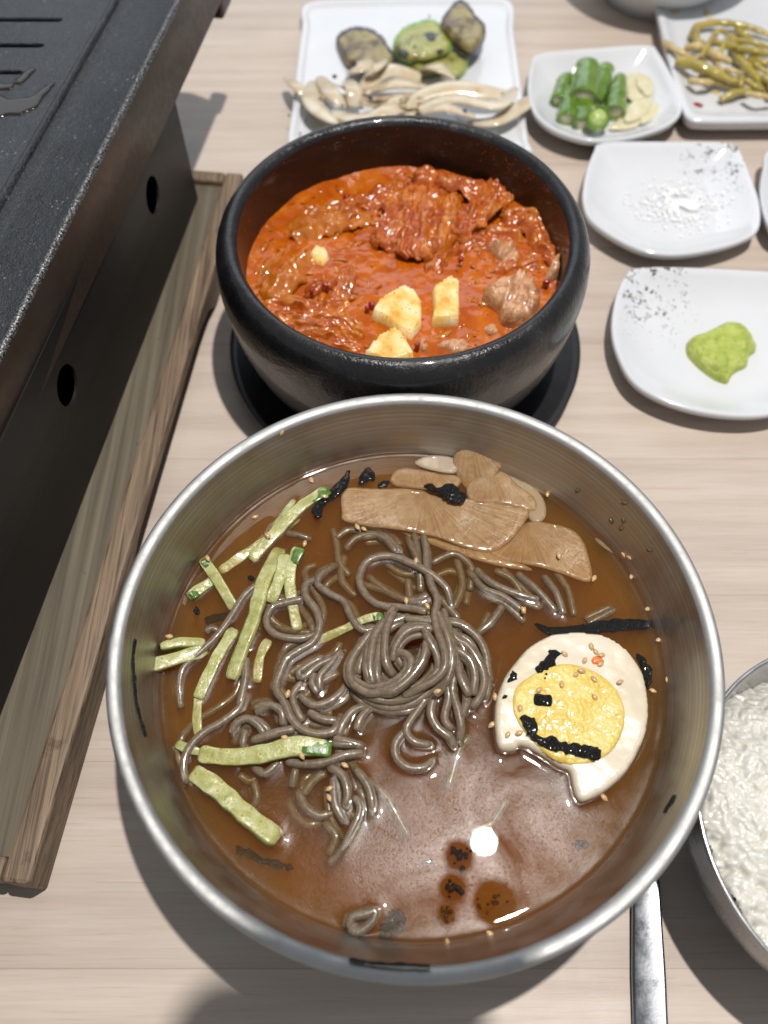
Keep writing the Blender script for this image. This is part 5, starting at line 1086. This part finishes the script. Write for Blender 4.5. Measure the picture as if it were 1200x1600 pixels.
for x, y in cr3([(85, 318), (108, 325), (745, 205), (1037, 490), (907, 497), (1096, 602), (785, 418)]) + crE([(838, 32), (887, 170), (923, 350), (858, 398), (640, 875), (153, 425), (138, 550)]) + crB([(478, 775), (640, 745)]) + crL([(803, 415), (803, 455), (870, 315)]) + crA([(768, 448), (688, 1152), (800, 150), (535, 322)]):
    seed(W(x, y, BS + .0006), (rs.uniform(-.1, .1), rs.uniform(-.1, .1), 1), rs.uniform(0, 6.28), False, FL.pop(0), 'sesame seeds floating on the broth', rs.uniform(.9, 1.08))
for x, y in crE([(210, 592), (262, 585), (265, 475), (350, 395), (450, 370), (515, 325), (538, 310), (595, 345), (597, 425), (713, 357), (465, 230), (585, 198), (605, 220), (630, 235), (555, 260), (627, 275)]):
    q = W(x, y, EZ + .0012); onyolk = 250 < (x - 720) * 2.857 < 730 and 290 < (y - 940) * 2.857 < 720
    seed(Vector((q.x, q.y, (yolk_z(q.x, q.y, .0035) if onyolk else ez(q.x, q.y) + .0022) + .0003)), (rs.uniform(-.2, .2), rs.uniform(-.2, .2), 1), rs.uniform(0, 6.28), False, EG.pop(0), 'sesame seeds on the egg', rs.uniform(.92, 1.1))
for x, y, z in [(*cr3([(288, 436)])[0], 1.8), (*cr3([(255, 575)])[0], .8), (*cr3([(328, 593)])[0], 1.5), (*cr3([(663, 607)])[0], 1.6), (*crN([(148, 733)])[0], 2.6), (*crN([(850, 720)])[0], 8), (*crN([(137, 938)])[0], 3), (*crE([(280, 38)])[0], 2)]:
    seed(W(x, y, BS + z * mm + .0008), (rs.uniform(-.3, .3), -.1, 1), rs.uniform(0, 6.28), False, NO.pop(0), 'sesame seeds on the noodles')
for x, y, z in [(*crA([(862, 226)])[0], 3.2), (*crA([(595, 410)])[0], 3.0), (*crA([(313, 517)])[0], 4.6), (*crA([(133, 883)])[0], 5.2), (*crN([(215, 1023)])[0], 3.4)]:
    seed(W(x, y, BS + z * mm), (rs.uniform(-.3, .3), -.1, 1), rs.uniform(0, 6.28), False, CU.pop(0), 'sesame seeds on the cucumber')
for (x, y), dk in [(p, True) for p in cr3([(850, 192), (967, 297), (1002, 322), (1010, 296), (1012, 235), (1100, 398)])] + [(p, False) for p in cr3([(1010, 415), (1030, 425)]) + [(400, 808), (487, 752), (440, 676)]]:
    p, _ = wall_pt(x, y); nn = Vector((BC.x - p.x, BC.y - p.y, 0)).normalized() + Vector((0, 0, .35))
    seed(p + nn.normalized() * .0004, nn, rs.uniform(0, 6.28), dk, WA.pop(0), 'dark sesame seeds on the bowl wall' if dk else 'tan sesame seeds on the bowl wall', .95)
ol = [W(x, y, EZ) for x, y in crE([(582, 262), (600, 243), (625, 250), (640, 268), (615, 280), (590, 278)])]
tag(build('chili_bit', *patch(ol, lambda x, y, d: ez(x, y) + .0022 + min(d, .0006), lambda x, y, d: EZ - .001, .0006), M['gochu_orange']), 'small orange chili bit among the seeds on the egg white', 'chili bit')

# tiny round oil drops that glint on the broth
M['oil'] = m = bpy.data.materials.new('oil_drop'); m.use_nodes = True; nt = m.node_tree
for n_ in list(nt.nodes):
    if n_.type == 'BSDF_PRINCIPLED': nt.nodes.remove(n_)
t = NT(m); out = [x for x in nt.nodes if x.type == 'OUTPUT_MATERIAL'][0]; tr = t.n('ShaderNodeBsdfTransparent'); tr.inputs[0].default_value = (.97, .93, .86, 1); ga = t.n('ShaderNodeBsdfGlossy'); ga.inputs['Roughness'].default_value = .05
fr = t.n('ShaderNodeFresnel'); fr.inputs['IOR'].default_value = 1.5; ms = t.n('ShaderNodeMixShader'); t.l(fr.outputs[0], ms.inputs[0]); t.l(tr.outputs[0], ms.inputs[1]); t.l(ga.outputs[0], ms.inputs[2]); t.l(ms.outputs[0], out.inputs['Surface'])
parts = []; ro = random.Random(31)
while len(parts) < 5200:
    if ro.random() < .75: x, y = ro.gauss(.034, .032), ro.gauss(.045, .026)
    else:
        a = ro.uniform(0, 6.283); q_ = .091 * math.sqrt(ro.random()); x, y = BC.x + q_ * math.cos(a), BC.y + q_ * math.sin(a)
    if math.hypot(x - BC.x, y - BC.y) > .0915 or ((x - cx) ** 2 + (y - cy) ** 2 < .027 ** 2): continue
    r_ = ro.uniform(.00014, .00036) * (1.7 if ro.random() < .05 else 1)
    V = [(x, y, BS + .00002 + r_ * .42)]; F = []
    for z_, q_ in ((.34, .5), (.18, .85), (-.1, 1.0)):
        for k in range(6): a = k * 1.0472; V.append((x + r_ * q_ * math.cos(a), y + r_ * q_ * math.sin(a), BS + .00002 + r_ * z_))
    F = [(0, 1 + k, 1 + (k + 1) % 6) for k in range(6)] + [(1 + j * 6 + k, 7 + j * 6 + k, 7 + j * 6 + (k + 1) % 6, 1 + j * 6 + (k + 1) % 6) for j in range(2) for k in range(6)]
    parts.append((V, F))
tag(build('oil_drops', *merge(parts), M['oil']), 'tiny glinting oil drops floating on the brown broth', 'oil drops', kind='stuff')

# clusters of dark crumbs just under the surface (round clearings in the oil film)
M['crumb_dark'] = mat('dark_crumb', (.018, .009, .006), .4)
M['crumb'] = mat('brown_crumb', (.055, .022, .008), .3, coat=.5)
blobs = [((520, 450), 52, 'dark round bubble patch nearest the bright lamp reflection'), ((500, 570), 48, 'dark round bubble patch between the upper one and the front rim'), ((655, 625), 70, 'brown oval bubble patch, widest of the three at the front'), ((475, 665), 34, 'small amber bubble patch below the middle one')]
for (bx, by), br_, lb in blobs:
    (x, y), = crB([(bx, by)]); q = W(x, y, BS); rr = br_ / 2.4 * .00023; parts = []
    for k in range(26 if br_ in (52, 48) else 12):
        a = rs.uniform(0, 6.28); d = min(abs(rs.gauss(0, .45)), .9) * rr; s_ = rs.uniform(.0004, .0011 if br_ in (52, 48) else .0008)
        parts.append(lathe([(.00005, -.6 * s_), (s_ * .8, -.3 * s_), (s_, .1 * s_), (s_ * .75, .6 * s_), (.00005, .85 * s_)], 10, (q.x + d * math.cos(a), q.y + d * math.sin(a), BS - rs.uniform(.0004, .0016))))
    o = tag(build('food_crumb_cluster', *merge(parts), M['crumb_dark' if br_ in (52, 48) else 'crumb']), lb.replace('bubble patch', 'cluster of wet crumbs'), 'crumbs', 'clusters of wet crumbs in the broth')

# ---------------------------------------------------------------- broth body with menisci
kd = kdtree.KDTree(len(contacts))
for i, c in enumerate(contacts): kd.insert((c[0], c[1], 0), i)
kd.balance()
V = []; F = []; NR, NT_ = 190, 720; RT = BR + .0004
for j in range(NR + 1):
    r_ = max(RT * (j / NR) ** .75, .00002)
    for i in range(NT_):
        a = 2 * math.pi * i / NT_; x, y = BC.x + r_ * math.cos(a), BC.y + r_ * math.sin(a); h = 0.0
        co, idx, dist = kd.find((x, y, 0))
        d = max(0, dist - contacts[idx][2]); h = .00042 * math.exp(-d / .0015)
        h = max(h, .0011 * math.exp(-(RT - r_) / .0011))
        V.append((x, y, BS + h))
for j in range(NR):
    for i in range(NT_): k = (i + 1) % NT_; F.append((j * NT_ + i, j * NT_ + k, (j + 1) * NT_ + k, (j + 1) * NT_ + i))
low = [p for p in pi_ if p[1] < BS - .001][::-1]; base = NR * NT_
for (r_, z) in low:
    n0 = len(V)
    for i in range(NT_): a = 2 * math.pi * i / NT_; V.append((BC.x + (r_ + .0004) * math.cos(a), BC.y + (r_ + .0004) * math.sin(a), z - .0003))
    for i in range(NT_): k = (i + 1) % NT_; F.append((base + i, base + k, n0 + k, n0 + i))
    base = n0
F.append(tuple(base + i for i in range(NT_)))
F.append(tuple(reversed(range(NT_))))
tag(build('cold_broth', V, F, M['broth'], origin=BC.copy()), 'clear brown cold broth filling the large steel bowl', 'broth')

# ---------------------------------------------------------------- rice bowl
RC = Vector((.1668, .0494, 0))
rb = empty('rice_bowl', RC, 'stainless steel bowl heaped with white rice at the lower right', 'bowl')
pr = [(.001, .0025), (.034, .003), (.040, .0055), (.052, .018), (.0585, .034), (.0602, .050), (.0605, .0540), (.0612, .0552), (.0622, .0550), (.0624, .0540), (.0616, .0528), (.0600, .034), (.0535, .0165), (.0415, .0035), (.038, .0008), (.036, .0008), (.034, .0018), (.001, .0018)]
V, F = lathe([(p[0], p[1]) for p in catmull([(a, b, 0) for a, b in pr], .0015)], 160, RC); build('bowl_body', V, F, M['rice_steel'], rb, origin=RC.copy())
def rice_h(x, y):
    r_ = math.hypot(x - RC.x, y - RC.y) / .0585; far_ = max(0, (y - RC.y - .018) / .04)
    return .050 + .0035 * (1 - r_ * r_) + .0032 * nz(x, y, 55, 4) + .0014 * nz(x, y, 140, 8) - .022 * far_ ** 1.3
GS = .00045; nx = int(.120 / GS); gx = RC.x - .0600 + np.arange(nx) * GS; gy = RC.y - .0600 + np.arange(nx) * GS
base_z = np.array([[rice_h(x, y) for x in gx] for y in gy]); hz = base_z - .0014; rr = random.Random(4)
for i in range(3600):
    a = rr.uniform(0, 6.283); q = math.sqrt(rr.random()) * .0590; x, y = RC.x + q * math.cos(a), RC.y + q * math.sin(a)
    la, lb_, th_, tl_ = rr.uniform(.0026, .0036), rr.uniform(.0011, .0015), rr.uniform(0, 3.14), rr.gauss(0, .25); lift = rr.uniform(-.0012, .0002)
    i0, i1 = max(0, int((x - la - gx[0]) / GS)), min(nx, int((x + la - gx[0]) / GS) + 2); j0, j1 = max(0, int((y - la - gy[0]) / GS)), min(nx, int((y + la - gy[0]) / GS) + 2)
    X, Y = np.meshgrid(gx[i0:i1] - x, gy[j0:j1] - y); U_ = X * math.cos(th_) + Y * math.sin(th_); V_ = -X * math.sin(th_) + Y * math.cos(th_)
    e_ = 1 - (U_ / la) ** 2 - (V_ / lb_) ** 2; top_ = base_z[j0:j1, i0:i1] + lift + U_ * tl_ + .0019 * np.sqrt(np.clip(e_, 0, 1))
    blk = hz[j0:j1, i0:i1]; np.maximum(blk, np.where(e_ > 0, top_, -9), out=blk)
for _ in range(0):
    hz[1:-1, 1:-1] = (hz[1:-1, 1:-1] * 4 + hz[:-2, 1:-1] + hz[2:, 1:-1] + hz[1:-1, :-2] + hz[1:-1, 2:]) / 8
idx = -np.ones((nx, nx), int); V = []; F = []
for j in range(nx):
    for i in range(nx):
        if math.hypot(gx[i] - RC.x, gy[j] - RC.y) < .0598: idx[j, i] = len(V); V.append((gx[i], gy[j], hz[j, i]))
for j in range(nx - 1):
    for i in range(nx - 1):
        q = (idx[j, i], idx[j, i + 1], idx[j + 1, i + 1], idx[j + 1, i])
        if min(q) >= 0: F.append(tuple(int(k_) for k_ in q))
tag(build('cooked_rice', V, F, M['rice']), 'mass of glossy white cooked rice inside the small steel bowl', 'rice', kind='stuff')

# ---------------------------------------------------------------- unseen slab added over the table to shade its near edge
pc_ = [(x_ + .012 * math.cos(R(a_ + k_ * 15)), y_ + .012 * math.sin(R(a_ + k_ * 15))) for x_, y_, a_ in ((.068, -.033, -90), (.068, .0615, 0), (.015, .0615, 90), (.015, -.033, 180)) for k_ in range(7)]
ph = build('shadow_slab', *patch(pc_, lambda x, y, d: .4, lambda x, y, d: .408, .004), M['blocker'])
tag(ph, 'unseen dark slab added above the near edge of the table to cast a shadow', 'blocker')

# ---------------------------------------------------------------- spoon
a0, a1 = W(1009, 1371, .004), W(1018, 1600, .004)
dv = (a1 - a0).normalized(); A = a0 - dv * .030; Bp = a1 + dv * .055
sp_ = empty('metal_spoon', Vector((a0.x, a0.y, 0)), 'flat steel spoon handle coming out from under the noodle bowl', 'spoon')
V = []; F = []; nn = 40; sx = Vector((-dv.y, dv.x, 0))
for i in range(nn + 1):
    s_ = i / nn; p = A.lerp(Bp, s_); hw = .0034 + .0026 * min(1, s_ * 1.7 + .2) ; z = .0022 + .0030 * (1 - s_) ** 2
    if i == nn: hw *= .7
    for o_, dz in ((-1, -.0009), (-1, .0004), (-.86, .0009), (-.62, .0007), (.62, .0007), (.86, .0009), (1, .0004), (1, -.0009)): V.append((p.x + sx.x * hw * o_, p.y + sx.y * hw * o_, z + dz))
for i in range(nn):
    for k in range(8): l = (k + 1) % 8; F.append((i * 8 + k, i * 8 + l, (i + 1) * 8 + l, (i + 1) * 8 + k))
F += [tuple(range(8)), tuple(range(nn * 8 + 7, nn * 8 - 1, -1))]
o = build('handle', V, F, M['spoon'], sp_); o.modifiers.new('e', 'EDGE_SPLIT').split_angle = R(35)
V = []; F = []; hc = A - dv * .022
for j in range(9):
    for i in range(32):
        a = 2 * math.pi * i / 32; r_ = max(j / 8, .01); p = hc + dv * (.024 * r_ * math.cos(a)) + sx * (.0165 * r_ * math.sin(a)); V.append((p.x, p.y, .0018 + .0036 * (r_ ** 2)))
for j in range(8):
    for i in range(32): k = (i + 1) % 32; F.append((j * 32 + i, j * 32 + k, (j + 1) * 32 + k, (j + 1) * 32 + i))
o = build('spoon_head', V, F, M['spoon'], sp_); s_ = o.modifiers.new('s', 'SOLIDIFY'); s_.thickness = .0009
